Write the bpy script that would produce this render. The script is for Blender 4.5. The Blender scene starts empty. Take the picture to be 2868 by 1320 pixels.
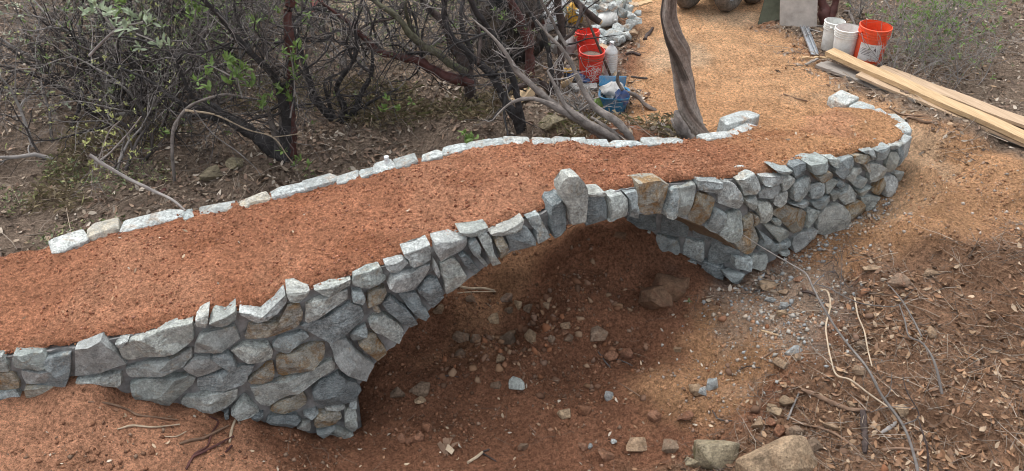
DEBUG = False
import bpy, bmesh, math, random
import numpy as np
from mathutils import Vector, Matrix

# ------------------------------------------------------------------ camera, sky, sun
SC = bpy.context.scene
FPX, PITCH, CAMH = 2600.0, math.radians(34.5), 4.0
cam_d = bpy.data.cameras.new('camera'); cam = bpy.data.objects.new('camera', cam_d)
SC.collection.objects.link(cam)
cam.location = (0, 0, CAMH); cam.rotation_euler = (math.pi/2 - PITCH, 0, 0)
cam_d.sensor_fit = 'HORIZONTAL'; cam_d.sensor_width = 36.0; cam_d.lens = FPX/2868*36
cam_d.clip_start = .05; cam_d.clip_end = 1000
SC.camera = cam
W = bpy.data.worlds.new('World'); SC.world = W; W.use_nodes = True
wn = W.node_tree; wn.nodes.clear()
sky = wn.nodes.new('ShaderNodeTexSky'); sky.sky_type = 'NISHITA'; sky.sun_disc = False
SUN_EL, SUN_AZ = math.radians(70), math.radians(-40)
sky.sun_elevation = SUN_EL; sky.sun_rotation = SUN_AZ
sky.air_density = 1.0; sky.dust_density = 4.0; sky.ozone_density = 1.0
hs = wn.nodes.new('ShaderNodeHueSaturation'); hs.inputs['Saturation'].default_value = .27
bg = wn.nodes.new('ShaderNodeBackground'); bg.inputs['Strength'].default_value = .15
wo = wn.nodes.new('ShaderNodeOutputWorld')
wn.links.new(sky.outputs[0], hs.inputs['Color']); wn.links.new(hs.outputs[0], bg.inputs['Color']); wn.links.new(bg.outputs[0], wo.inputs[0])
sl = bpy.data.lights.new('sun', 'SUN'); sl.energy = .6; sl.angle = math.radians(80); sl.color = (1, .96, .9)
sun = bpy.data.objects.new('sun', sl); SC.collection.objects.link(sun)
sun.rotation_euler = Vector((math.sin(SUN_AZ)*math.cos(SUN_EL), math.cos(SUN_AZ)*math.cos(SUN_EL), math.sin(SUN_EL))).to_track_quat('Z', 'Y').to_euler()
SC.view_settings.view_transform = 'Standard'; SC.view_settings.look = 'None'
SC.view_settings.exposure = 0.95; SC.view_settings.gamma = 1; SC.view_settings.use_curve_mapping = False
SC.cycles.max_bounces = 5; SC.cycles.diffuse_bounces = 3; SC.cycles.use_denoising = True; SC.cycles.filter_width = 1.0

rnd = random.Random(7); R = np.random.RandomState(11)

# ------------------------------------------------------------------ survey helpers
CT, ST = math.cos(PITCH), math.sin(PITCH)
def ray(x, y):
    a = (x-1434)/FPX; b = (660-y)/FPX
    return a, CT + b*ST, -ST + b*CT
def at_z(x, y, z=0.0):
    d = ray(x, y); t = (z-CAMH)/d[2]
    return Vector((d[0]*t, d[1]*t, z))
def at_Y(x, y, Y):
    d = ray(x, y); t = Y/d[1]
    return Vector((d[0]*t, Y, CAMH + d[2]*t))

def value_noise(x, y, seed=0):
    x = np.asarray(x, float); y = np.asarray(y, float)
    xi = np.floor(x).astype(np.int64); yi = np.floor(y).astype(np.int64); fx = x-xi; fy = y-yi
    fx = fx*fx*(3-2*fx); fy = fy*fy*(3-2*fy)
    def h(a, b):
        n = (a*374761393 + b*668265263 + seed*974711) & 0x7fffffff
        n = ((n ^ (n >> 13))*1274126177) & 0x7fffffff
        return ((n ^ (n >> 16)) & 0xffff)/32767.5 - 1
    return (h(xi, yi)*(1-fx)+h(xi+1, yi)*fx)*(1-fy) + (h(xi, yi+1)*(1-fx)+h(xi+1, yi+1)*fx)*fy
def fbm(x, y, sc, octv=4, seed=0, gain=.5):
    s = 0; a = 1.0
    for k in range(octv):
        s = s + a*value_noise(np.asarray(x)*sc, np.asarray(y)*sc, seed+k*17); sc *= 2.03; a *= gain
    return s
def poly_sdf(P, x, y):
    P = np.asarray(P, float); x = np.asarray(x, float); y = np.asarray(y, float)
    d = np.full(x.shape, 1e9); ins = np.zeros(x.shape, bool); n = len(P)
    for i in range(n):
        a = P[i]; b = P[(i+1) % n]; e = b-a
        wx = x-a[0]; wy = y-a[1]
        t = np.clip((wx*e[0]+wy*e[1])/(e@e+1e-12), 0, 1)
        d = np.minimum(d, np.hypot(wx-e[0]*t, wy-e[1]*t))
        c = ((a[1] > y) != (b[1] > y)) & (x < (b[0]-a[0])*(y-a[1])/((b[1]-a[1]) if b[1] != a[1] else 1e-9) + a[0])
        ins ^= c
    return np.where(ins, -d, d)
def sstep(a, b, x):
    t = np.clip((x-a)/(b-a), 0, 1); return t*t*(3-2*t)

# ------------------------------------------------------------------ mesh helpers
class MB:
    def __init__(s): s.v = []; s.f = []; s.n = 0; s.c = []
    def add(s, V, F, col=None):
        V = [tuple(map(float, p)) for p in V]; o = s.n
        s.v += V; s.f += [tuple(i+o for i in f) for f in F]; s.n += len(V)
        if col is not None: s.c += [col]*len(V)
    def tube(s, path, rad, n=6, jit=0.0, cap=True):
        P = [Vector(p) for p in path]; m = len(P); V = []; F = []
        up = Vector((.31, .2, .93)).normalized()
        for i in range(m):
            t = (P[min(i+1, m-1)]-P[max(i-1, 0)])
            t = t.normalized() if t.length > 1e-9 else Vector((0, 0, 1))
            a = t.cross(up)
            if a.length < .05: a = t.cross(Vector((1, 0, 0)))
            a.normalize(); b = t.cross(a)
            for k in range(n):
                an = 2*math.pi*k/n; r = rad[i]*(1+rnd.uniform(-jit, jit))
                V.append(P[i] + a*(math.cos(an)*r) + b*(math.sin(an)*r))
        for i in range(m-1):
            for k in range(n):
                F.append((i*n+k, i*n+(k+1) % n, (i+1)*n+(k+1) % n, (i+1)*n+k))
        if cap:
            F.append(tuple(range(n-1, -1, -1))); F.append(tuple((m-1)*n+k for k in range(n)))
        s.add(V, F)
    def box(s, c, x, y, z):
        c = Vector(c); x = Vector(x)/2; y = Vector(y)/2; z = Vector(z)/2
        V = [c+x*i+y*j+z*k for i in (-1, 1) for j in (-1, 1) for k in (-1, 1)]
        s.add(V, [(0, 1, 3, 2), (4, 6, 7, 5), (0, 4, 5, 1), (2, 3, 7, 6), (0, 2, 6, 4), (1, 5, 7, 3)])
    def lathe(s, prof, n=28, c=(0, 0, 0), cap=True):
        c = Vector(c); V = []; F = []; m = len(prof)
        for r, z in prof:
            for k in range(n):
                an = 2*math.pi*k/n; V.append(c+Vector((r*math.cos(an), r*math.sin(an), z)))
        for i in range(m-1):
            for k in range(n): F.append((i*n+k, i*n+(k+1) % n, (i+1)*n+(k+1) % n, (i+1)*n+k))
        if cap: F.append(tuple(range(n-1, -1, -1))); F.append(tuple((m-1)*n+k for k in range(n)))
        s.add(V, F)
    def build(s, name, mat, parent=None, smooth=True, sharp=None):
        me = bpy.data.meshes.new(name); me.from_pydata(s.v, [], s.f)
        if smooth: me.polygons.foreach_set('use_smooth', [True]*len(me.polygons))
        if sharp: me.set_sharp_from_angle(angle=math.radians(sharp))
        if s.c:
            ca = me.color_attributes.new('tint', 'FLOAT_COLOR', 'POINT')
            ca.data.foreach_set('color', np.array([(*c, 1) for c in s.c], np.float32).ravel())
        me.materials.append(mat); me.update()
        o = bpy.data.objects.new(name, me); SC.collection.objects.link(o)
        if parent: o.parent = parent; o.matrix_parent_inverse = Matrix()
        return o
def np_mesh(name, V, F, mat, col=None, smooth=False):
    """fast path: V (n,3), F (m,k) of equal-sided faces"""
    me = bpy.data.meshes.new(name); V = np.asarray(V, np.float32); F = np.asarray(F, np.int32); m, k = F.shape
    me.vertices.add(len(V)); me.vertices.foreach_set('co', V.ravel())
    me.loops.add(m*k); me.loops.foreach_set('vertex_index', F.ravel())
    me.polygons.add(m); me.polygons.foreach_set('loop_start', np.arange(0, m*k, k, dtype=np.int32))
    me.polygons.foreach_set('loop_total', np.full(m, k, np.int32))
    if smooth: me.polygons.foreach_set('use_smooth', np.ones(m, bool))
    me.update(calc_edges=True); me.validate()
    if col is not None:
        ca = me.color_attributes.new('tint', 'FLOAT_COLOR', 'POINT')
        c4 = np.ones((len(V), 4), np.float32); c4[:, :3] = col; ca.data.foreach_set('color', c4.ravel())
    me.materials.append(mat)
    o = bpy.data.objects.new(name, me); SC.collection.objects.link(o); return o
def tag(o, label=None, cat=None, group=None, kind=None):
    if label: o['label'] = label
    if cat: o['category'] = cat
    if group: o['group'] = group
    if kind: o['kind'] = kind
    return o
def thing(name, label, cat, loc=(0, 0, 0), rot=(0, 0, 0), group=None):
    o = bpy.data.objects.new(name, None); SC.collection.objects.link(o); o.empty_display_size = .1
    o.location = loc; o.rotation_euler = rot
    return tag(o, label, cat, group)
def spline(P, step):
    """Catmull-Rom through rows of P, resampled about every `step`"""
    P = np.asarray(P, float); Q = np.vstack([2*P[0]-P[1], P, 2*P[-1]-P[-2]]); out = []
    for i in range(1, len(Q)-2):
        p0, p1, p2, p3 = Q[i-1:i+3]; n = max(1, int(np.linalg.norm((p2-p1)[:3])/step))
        for k in range(n):
            t = k/n
            out.append(.5*((2*p1)+(p2-p0)*t+(2*p0-5*p1+4*p2-p3)*t*t+(3*p1-p0-3*p2+p3)*t**3))
    out.append(Q[-2]); return np.array(out)

# ------------------------------------------------------------------ materials
def mat(name, rough=.9, spec=.2):
    m = bpy.data.materials.new(name); m.use_nodes = True
    b = m.node_tree.nodes['Principled BSDF']; b.inputs['Roughness'].default_value = rough
    b.inputs['Specular IOR Level'].default_value = spec
    return m, m.node_tree, b
def N(nt, t, **kw):
    n = nt.nodes.new(t)
    for k, v in kw.items():
        if k in n.inputs.keys(): n.inputs[k].default_value = v
        else: setattr(n, k, v)
    return n
def tex(nt, scale, detail=4, rough=.6, vec=None, dist=0.0):
    n = N(nt, 'ShaderNodeTexNoise', Scale=scale, Detail=detail, Roughness=rough, Distortion=dist)
    if vec is not None: nt.links.new(vec, n.inputs['Vector'])
    return n.outputs['Fac']
def ramp(nt, fac, stops):
    r = nt.nodes.new('ShaderNodeValToRGB'); e = r.color_ramp.elements
    while len(e) < len(stops): e.new(.5)
    for q, (p, c) in zip(e, stops):
        q.position = p; q.color = (*c, 1) if len(c) == 3 else c
    nt.links.new(fac, r.inputs['Fac']); return r.outputs['Color']
def mix(nt, f, a, b, mode='MIX'):
    m = nt.nodes.new('ShaderNodeMix'); m.data_type = 'RGBA'; m.blend_type = mode
    for i, s in ((0, f), (6, a), (7, b)):
        if hasattr(s, 'is_linked') or hasattr(s, 'links'): nt.links.new(s, m.inputs[i])
        else: m.inputs[i].default_value = s if i == 0 else (*s, 1)
    return m.outputs[2]
def bump(nt, b, h, strength, dist, prev=None):
    n = N(nt, 'ShaderNodeBump', Strength=strength, Distance=dist); nt.links.new(h, n.inputs['Height'])
    if prev is not None: nt.links.new(prev, n.inputs['Normal'])
    nt.links.new(n.outputs[0], b.inputs['Normal']); return n.outputs[0]
def g(v): return (v, v, v)
def pos(nt, scale=(1, 1, 1), rot=(0, 0, 0), rand=False):
    ge = nt.nodes.new('ShaderNodeNewGeometry'); mp = nt.nodes.new('ShaderNodeMapping')
    mp.inputs['Scale'].default_value = scale; mp.inputs['Rotation'].default_value = rot
    nt.links.new(ge.outputs['Position'], mp.inputs['Vector'])
    if rand:
        oi = nt.nodes.new('ShaderNodeObjectInfo'); m = N(nt, 'ShaderNodeVectorMath', operation='MULTIPLY_ADD')
        cx = nt.nodes.new('ShaderNodeCombineXYZ')
        for i in range(3): nt.links.new(oi.outputs['Random'], cx.inputs[i])
        m.inputs[1].default_value = (37., 53., 71.)
        nt.links.new(cx.outputs[0], m.inputs[0]); nt.links.new(mp.outputs[0], m.inputs[2])
        return m.outputs[0], oi.outputs['Random']
    return mp.outputs[0]

def stone_mat(name, tones, stain=None, stain_lo=.52, stain_hi=.66, vein_c=(.5, .53, .52), vein_k=.7):
    m, nt, b = mat(name, .88, .25)
    p, r = pos(nt, rand=True)
    base = ramp(nt, r, [(i/(len(tones)-1), c) for i, c in enumerate(tones)])
    ml = N(nt, 'ShaderNodeMath', operation='MULTIPLY_ADD'); ml.inputs[1].default_value = 7.31; ml.inputs[2].default_value = 0; nt.links.new(r, ml.inputs[0])
    fr = N(nt, 'ShaderNodeMath', operation='FRACT'); nt.links.new(ml.outputs[0], fr.inputs[0]); mr = N(nt, 'ShaderNodeMapRange'); mr.inputs['To Min'].default_value = .5; mr.inputs['To Max'].default_value = 1.5; nt.links.new(fr.outputs[0], mr.inputs['Value'])
    vs = N(nt, 'ShaderNodeVectorMath', operation='SCALE'); nt.links.new(p, vs.inputs[0]); nt.links.new(mr.outputs[0], vs.inputs['Scale']); p = vs.outputs[0]
    cloud = ramp(nt, tex(nt, 9, 5, .65, p, .6), [(.3, g(.5)), (.5, g(.98)), (.68, g(1.35))])
    c = mix(nt, 1., base, cloud, 'MULTIPLY')
    mp = nt.nodes.new('ShaderNodeMapping'); mp.inputs['Scale'].default_value = (5, 5, 26); mp.inputs['Rotation'].default_value = (.5, .5, .3)
    nt.links.new(p, mp.inputs['Vector'])
    vein = ramp(nt, tex(nt, 2.2, 6, .7, mp.outputs[0], 1.2), [(.45, (0, 0, 0)), (.5, g(vein_k)), (.54, (0, 0, 0))])
    c = mix(nt, vein, c, vein_c)
    speck = ramp(nt, tex(nt, 62, 6, .9, p), [(.37, g(.42)), (.5, g(1.)), (.63, g(1.65))])
    fm = N(nt, 'ShaderNodeMapRange'); fm.inputs['To Min'].default_value = 1.; fm.inputs['To Max'].default_value = .6; nt.links.new(fr.outputs[0], fm.inputs['Value'])
    c = mix(nt, fm.outputs[0], c, mix(nt, 1., c, speck, 'MULTIPLY'))
    if stain:
        st = ramp(nt, tex(nt, 7, 5, .7, p, 1.0), [(stain_lo, (0, 0, 0)), (stain_hi, g(.85))])
        c = mix(nt, st, c, mix(nt, 1., stain, speck, 'MULTIPLY'))
    nt.links.new(c, b.inputs['Base Color'])
    n1 = bump(nt, b, tex(nt, 17, 7, .72, p, 1.2), 1., .03)
    bump(nt, b, tex(nt, 120, 4, .75, p), .9, .008, n1)
    return m
M = {}
BLUE = [(.32, .37, .37), (.46, .515, .505), (.25, .29, .3), (.54, .57, .53), (.39, .44, .415), (.51, .52, .46)]
M['stone'] = stone_mat('blue_grey_stone', BLUE, (.4, .34, .25), .56, .72)
M['stone_d'] = stone_mat('dark_blue_stone', [(.18, .215, .225), (.25, .29, .295), (.2, .235, .245), (.27, .305, .305)])
M['stone_l'] = stone_mat('pale_stone', [(.46, .48, .46), (.5, .53, .52), (.43, .46, .42), (.52, .52, .47)], (.4, .33, .23), .6, .75)
M['stone_o'] = stone_mat('ochre_stone', [(.38, .34, .25), (.4, .37, .3), (.36, .32, .24), (.42, .37, .27)], (.33, .19, .07), .47, .62)
M['coping'] = stone_mat('pale_dusted_stone', [(.5, .56, .555), (.57, .6, .58), (.44, .49, .485), (.54, .56, .53)], (.46, .33, .22), .53, .7)
M['coping_o'] = stone_mat('cream_stone', [(.6, .54, .42), (.62, .57, .46)], (.6, .58, .52), .5, .65)
M['rock_tan'] = stone_mat('tan_rock', [(.36, .25, .16), (.42, .31, .2), (.34, .24, .16), (.4, .28, .18)], (.27, .18, .11), .52, .66, (.3, .21, .14), .3)
M['rock_red'] = stone_mat('red_earth_rock', [(.3, .15, .09), (.26, .13, .08), (.33, .19, .12)], (.23, .11, .06), .5, .65, (.36, .22, .15), .3)
M['rock_brown'] = stone_mat('brown_rock', [(.24, .17, .12), (.2, .145, .1), (.28, .2, .14), (.22, .165, .13)], (.24, .13, .08), .5, .65, (.3, .22, .16), .3)
M['rock_dark'] = stone_mat('dark_red_brown_rock', [(.2, .115, .07), (.22, .135, .085)], (.16, .08, .05), .5, .65, (.28, .18, .12), .3)
M['rock_moss'] = stone_mat('mossy_rock', [(.3, .25, .17), (.27, .23, .15)], (.15, .14, .06), .56, .66, (.3, .27, .2), .3)
M['mortar_lump'] = stone_mat('grey_mortar_lump', [(.36, .37, .36), (.31, .32, .315), (.4, .4, .385)])

def simple(name, c, rough=.8, spec=.2, var=.25, sc=12, bmp=.3, bs=60, bd=.003):
    m, nt, b = mat(name, rough, spec); p = pos(nt)
    v = ramp(nt, tex(nt, sc, 5, .65, p), [(.3, g(1-var)), (.7, g(1+var))])
    nt.links.new(mix(nt, 1., c, v, 'MULTIPLY'), b.inputs['Base Color'])
    if bmp: bump(nt, b, tex(nt, bs, 4, .6, p), bmp, bd)
    return m
M['mortar'] = simple('mortar', (.24, .24, .235), .95, .1, .35, 14, .8, 45, .012)
M['char'] = simple('charred_bark', (.042, .039, .039), .75, .3, .6, 20, .9, 60, .012)
M['bark_d'] = simple('dark_brown_bark', (.075, .056, .05), .8, .25, .5, 18, .9, 60, .01)
M['bark_r'] = simple('red_bark', (.09, .036, .031), .55, .35, .45, 10, .35, 40, .006)
M['bark_g'] = simple('grey_dead_wood', (.2, .175, .158), .85, .15, .45, 16, .8, 60, .01)
M['twig'] = simple('dark_twig', (.095, .084, .08), .85, .15, .5, 6, 0)
M['twig_g'] = simple('grey_twig', (.27, .25, .235), .85, .15, .4, 6, 0)
M['twig_b'] = simple('brown_twig', (.2, .13, .09), .85, .15, .4, 6, 0)
M['stick_pale'] = simple('pale_stick', (.45, .36, .26), .8, .15, .25, 20, .4)
M['lichen'] = simple('lichen_bark', (.13, .125, .085), .85, .15, .5, 14, .9, 60, .01)
M['cut'] = simple('cut_wood', (.5, .36, .22), .8, .15, .2, 30, .2)
def leaf_mat(name, c, var=.35):
    m, nt, b = mat(name, .55, .4)
    p = pos(nt); v = ramp(nt, tex(nt, 30, 2, .5, p), [(.3, tuple(x*(1-var) for x in c)), (.7, tuple(min(1, x*(1+var)) for x in c))])
    nt.links.new(v, b.inputs['Base Color'])
    tr = nt.nodes.new('ShaderNodeBsdfTranslucent'); nt.links.new(v, tr.inputs['Color'])
    mx = nt.nodes.new('ShaderNodeMixShader'); mx.inputs[0].default_value = .3
    nt.links.new(b.outputs[0], mx.inputs[1]); nt.links.new(tr.outputs[0], mx.inputs[2])
    nt.links.new(mx.outputs[0], nt.nodes['Material Output'].inputs[0]); return m
M['leaf'] = leaf_mat('green_leaf', (.165, .255, .07)); M['leaf_p'] = leaf_mat('pale_green_leaf', (.33, .4, .27)); M['leaf_y'] = leaf_mat('yellow_green_leaf', (.33, .35, .13))
M['leaf_o'] = leaf_mat('olive_leaf', (.15, .19, .08))
def tint_mat(name, rough=.95, bmp=1.0, spec=.1, soil=False):
    m, nt, b = mat(name, rough, spec); p = pos(nt)
    a = N(nt, 'ShaderNodeVertexColor', layer_name='tint')
    c = a.outputs['Color']
    if soil:
        v = ramp(nt, tex(nt, 3.2, 6, .7, p, .4), [(.3, g(.72)), (.7, g(1.25))]); c = mix(nt, 1., c, v, 'MULTIPLY')
        v = ramp(nt, tex(nt, 38, 5, .75, p), [(.36, g(.5)), (.5, g(1.)), (.64, g(1.42))]); c = mix(nt, 1., c, v, 'MULTIPLY')
        v = ramp(nt, tex(nt, 120, 4, .8, p), [(.38, g(.6)), (.5, g(1.)), (.62, g(1.3))]); c = mix(nt, 1., c, v, 'MULTIPLY')
        n1 = bump(nt, b, tex(nt, 26, 6, .75, p), 1., .05); n2 = bump(nt, b, tex(nt, 95, 5, .75, p), 1., .016, n1)
    nt.links.new(c, b.inputs['Base Color']); return m
M['soil'] = tint_mat('soil', soil=True); M['tint'] = tint_mat('litter')
def plain(name, c, rough=.5, spec=.4, metal=0., trans=0., dirt=.5):
    m, nt, b = mat(name, rough, spec); p = pos(nt)
    v = ramp(nt, tex(nt, 16, 5, .7, p), [(.3, g(.82)), (.65, g(1.08))])
    st = ramp(nt, tex(nt, 7, 7, .75, p, .5), [(.5, (0, 0, 0)), (.7, g(dirt))])
    nt.links.new(mix(nt, st, mix(nt, 1., c, v, 'MULTIPLY'), (.3, .22, .15)), b.inputs['Base Color'])
    b.inputs['Metallic'].default_value = metal; b.inputs['Transmission Weight'].default_value = trans; return m
M['red'] = plain('red_plastic', (.76, .05, .03), .42, dirt=.25); M['orange'] = plain('orange_red_plastic', (.8, .09, .03), .42, dirt=.25)
M['white'] = plain('white_plastic', (.8, .8, .76), .45, dirt=.3); M['print'] = plain('white_print', (.8, .62, .6), .6); M['paper'] = plain('paper_label', (.72, .7, .68), .7)
M['ink'] = plain('dark_ink', (.1, .08, .09), .7); M['black'] = plain('black_film', (.012, .014, .015), .32, .5); M['blue'] = plain('blue_plastic', (.025, .17, .33), .4)
M['dblue'] = plain('dark_blue_cloth', (.05, .09, .22), .85); M['metal'] = plain('zinc_metal', (.42, .45, .48), .45, .5, .6); M['rust'] = simple('rusty_iron', (.075, .05, .04), .8)
M['card'] = plain('cardboard', (.76, .57, .36), .85, .1, dirt=.12); M['rubber'] = simple('tyre_rubber', (.14, .12, .1), .85, .2, .5, 30); M['cloth'] = plain('grey_cloth', (.42, .42, .41), .9, .1)
M['wpoly'] = plain('white_bag', (.7, .74, .75), .4); M['yellow'] = plain('yellow_plastic', (.65, .36, .03), .5); M['pink'] = plain('pink_ribbon', (.75, .3, .28), .5)
M['soilfill'] = simple('dried_mud', (.24, .2, .16), .95, .1, .3, 30, .8); M['water_jug'] = plain('clear_plastic', (.86, .89, .89), .25, .5, 0, .35)
M['gboard'] = simple('green_grey_board', (.085, .09, .065), .9, .1, .3, 8, .2); M['lboard'] = simple('weathered_plywood', (.43, .39, .35), .9, .1, .22, 9, .3)
def wood(name, c1, c2, rot):
    m, nt, b = mat(name, .75, .2); p = pos(nt, (1, 1, 1), (0, 0, rot))
    mp = nt.nodes.new('ShaderNodeMapping'); mp.inputs['Scale'].default_value = (1.5, 40, 40); nt.links.new(p, mp.inputs['Vector'])
    nt.links.new(ramp(nt, tex(nt, 1.6, 6, .65, mp.outputs[0], .3), [(.3, c1), (.7, c2)]), b.inputs['Base Color']); return m
# ------------------------------------------------------------------ bridge plan
NEAR = spline([(-4.6, 4.4), (-3.6, 4.47), (-2.83, 4.55), (-2.0, 4.65), (-1.2, 4.85), (-.4, 5.12), (.2, 5.36), (.8, 5.65), (1.46, 5.95),
               (2.0, 6.2), (2.5, 6.45), (2.95, 6.73), (3.25, 6.9), (3.42, 7.1), (3.47, 7.35), (3.38, 7.75), (3.1, 8.15)], .02)
SEG = np.linalg.norm(np.diff(NEAR, axis=0), axis=1); SARC = np.concatenate([[0], np.cumsum(SEG)]); SLEN = SARC[-1]
TAN = np.gradient(NEAR, SARC, axis=0); TAN /= np.linalg.norm(TAN, axis=1)[:, None]; NRM = np.stack([TAN[:, 1], -TAN[:, 0]], 1)   # outward, to the creek
AZ = NEAR[:, 0]/NEAR[:, 1]; IMAX = int(np.argmax(AZ))
def wall_sz(x, y):
    """station and height on the near face of the wall for a surveyed sight line"""
    d = ray(x, y); a = d[0]/d[1]
    s = np.interp(a, AZ[:IMAX+1], SARC[:IMAX+1]); Y = np.interp(s, SARC, NEAR[:, 1])
    return float(s), CAMH + d[2]/d[1]*float(Y)
def wall_pt(s, z, d=0.0):
    x = np.interp(s, SARC, NEAR[:, 0]); y = np.interp(s, SARC, NEAR[:, 1])
    nx = np.interp(s, SARC, NRM[:, 0]); ny = np.interp(s, SARC, NRM[:, 1])
    return Vector((x+nx*d, y+ny*d, z))
TOPPX = [(212, 968), (287, 949), (438, 925), (542, 902), (627, 876), (726, 862), (835, 818), (920, 795), (985, 779), (1067, 746), (1133, 723), (1206, 684), (1288, 662),
         (1404, 632), (1509, 599), (1558, 566), (1663, 536), (1830, 512), (1985, 503), (2089, 494), (2151, 490), (2234, 461), (2287, 450), (2366, 440), (2466, 411), (2523, 398)]
TSZ = np.array([wall_sz(*p) for p in TOPPX])
def top_z(s): return np.interp(s, np.concatenate([[0], TSZ[:, 0], [SLEN]]), np.concatenate([[TSZ[0, 1]-.15], TSZ[:, 1], [.12]]))
ss_ = np.linspace(0, SLEN, 400); tz_ = top_z(ss_)
for _ in range(12): tz_ = np.convolve(np.pad(tz_, 8, 'edge'), np.ones(17)/17, 'valid')
def deck_z(s): return np.interp(s, ss_, tz_)
if DEBUG: print('top', [(round(float(a), 2), round(float(b), 2)) for a, b in TSZ])

# the far kerb: stones surveyed along its line (end, end, peak), deck height carried over from the near side
FARPX = [((150, 712), (247, 672), None), ((247, 665), (335, 642), 625), ((340, 647), (504, 607), 604), ((512, 610), (542, 599), 596), ((557, 597), (659, 577), 573), ((672, 582), (757, 552), 551),
         ((761, 552), (863, 524), 519), ((853, 527), (940, 500), 497), ((943, 509), (1005, 490), 489), ((1005, 493), (1051, 479), 478), ((1051, 484), (1105, 463), 452), ((1104, 467), (1168, 450), 439),
         ((1180, 448), (1239, 434), 424), ((1239, 431), (1311, 414), 407), ((1311, 415), (1385, 402), 398), ((1380, 401), (1410, 396), 393), ((1410, 397), (1485, 396), 387), ((1488, 399), (1544, 398), 392),
         ((1544, 397), (1596, 397), 389), ((1604, 401), (1646, 401), 389), ((1646, 403), (1705, 404), 395), ((1714, 407), (1798, 402), 400), ((1802, 402), (1866, 398), 391), ((1866, 398), (1919, 396), 393),
         ((1969, 390), (2050, 378), 373), ((2050, 377), (2071, 371), 369), ((2064, 371), (2112, 353), 346), ((2034, 350), (2121, 325), 315)]
def far_zguess(x): return float(np.interp(x, [150, 340, 700, 1080, 1400, 1600, 1900, 2030, 2121], [.0, .06, .2, .38, .5, .5, .4, .32, .2]))
FAR = []
for a, b, pk in FARPX[:-1]:
    c = ((a[0]+b[0])/2, (a[1]+b[1])/2); FAR.append(at_z(c[0], c[1], far_zguess(c[0])))
FAR = [Vector((-4.9, 5.35, -.1))] + FAR + [at_z(2121, 325, .2)]
FARP = np.array([tuple(p) for p in FAR]); FARL = spline(FARP, .03)
for _ in range(3):
    k = np.ones(15)/15; FARL = np.stack([np.convolve(np.pad(FARL[:, i], 7, 'edge'), k, 'valid') for i in range(3)], 1)
if DEBUG:
    for p in FARP[::3]: print('far', np.round(p, 2))
FS = np.concatenate([[0], np.cumsum(np.linalg.norm(np.diff(FARL[:, :2], axis=0), axis=1))])
# pair stations: for a near station s the far point whose direction is square to the wall
tn = np.linspace(0, 1, 260)
pair_s = np.interp(tn, [0, .55, .78, 1], [0, SARC[np.argmin(np.hypot(NEAR[:, 0]-.8, NEAR[:, 1]-5.65))], SARC[np.argmin(np.hypot(NEAR[:, 0]-2.5, NEAR[:, 1]-6.45))], SLEN])
pair_f = np.interp(tn, [0, .55, .78, 1], [0, FS[np.argmin(np.hypot(FARL[:, 0]-.33, FARL[:, 1]-6.6))], FS[np.argmin(np.hypot(FARL[:, 0]-1.6, FARL[:, 1]-6.95))], FS[-1]])
NP_ = np.stack([np.interp(pair_s, SARC, NEAR[:, 0]), np.interp(pair_s, SARC, NEAR[:, 1]), deck_z(pair_s)], 1)
FP_ = np.stack([np.interp(pair_f, FS, FARL[:, i]) for i in range(3)], 1)
FOOT = np.vstack([NP_[:, :2], FP_[::-1, :2]])

# ------------------------------------------------------------------ terrain
SPRING_L = wall_sz(975, 1160)[0]; SPRING_R = wall_sz(2078, 770)[0]
def pt(x, y, z): v = at_z(x, y, z); return (v.x, v.y, z)
CTRL = []
for x, y in [(268, 1069), (377, 1117), (519, 1140), (665, 1166), (774, 1187), (901, 1213), (990, 1208), (2070, 800), (2136, 750), (2217, 705), (2287, 661), (2366, 621), (2423, 595), (2462, 549), (2500, 518)]:
    s, z = wall_sz(x, y); q = wall_pt(s, z, .03); CTRL.append((q.x, q.y, z))
if DEBUG: print('feet', [tuple(np.round(c, 2)) for c in CTRL])
CTRL += [(-3.6, 4.4, -.38), (-4.6, 4.3, -.4), (-3, 3.9, -.5), (-1.9, 3.7, -.8), (-2.6, 3.0, -.55), (-3.6, 3, -.4), (-5, 3, -.3)]
CTRL += [pt(1000, 1310, -1.05), pt(1300, 1150, -1.12), pt(1250, 1000, -1.02), pt(1420, 960, -.95), pt(1600, 1100, -1.08), pt(1700, 1300, -1.12), pt(1500, 1310, -1.15),
         pt(1400, 850, -.78), pt(1440, 730, -.5), pt(1300, 830, -.72), pt(1560, 690, -.36), pt(1650, 642, -.22), pt(1720, 640, -.22), pt(1650, 780, -.52), pt(1750, 860, -.72), pt(1850, 800, -.6), pt(1500, 800, -.66),
         pt(1750, 1000, -.95), pt(1950, 900, -.78), pt(2100, 850, -.66), pt(2000, 1050, -.88), pt(2200, 950, -.66), pt(1950, 1250, -.98), pt(2150, 1200, -.8),
         pt(2300, 800, -.5), pt(2400, 1000, -.58), pt(2250, 880, -.62), pt(2350, 900, -.52), pt(2600, 1300, -.72), pt(2600, 1000, -.5), pt(2600, 800, -.38), pt(2450, 720, -.36), pt(2600, 600, -.16), pt(2600, 450, 0), pt(2800, 700, -.2), pt(2800, 1100, -.5)]
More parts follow.
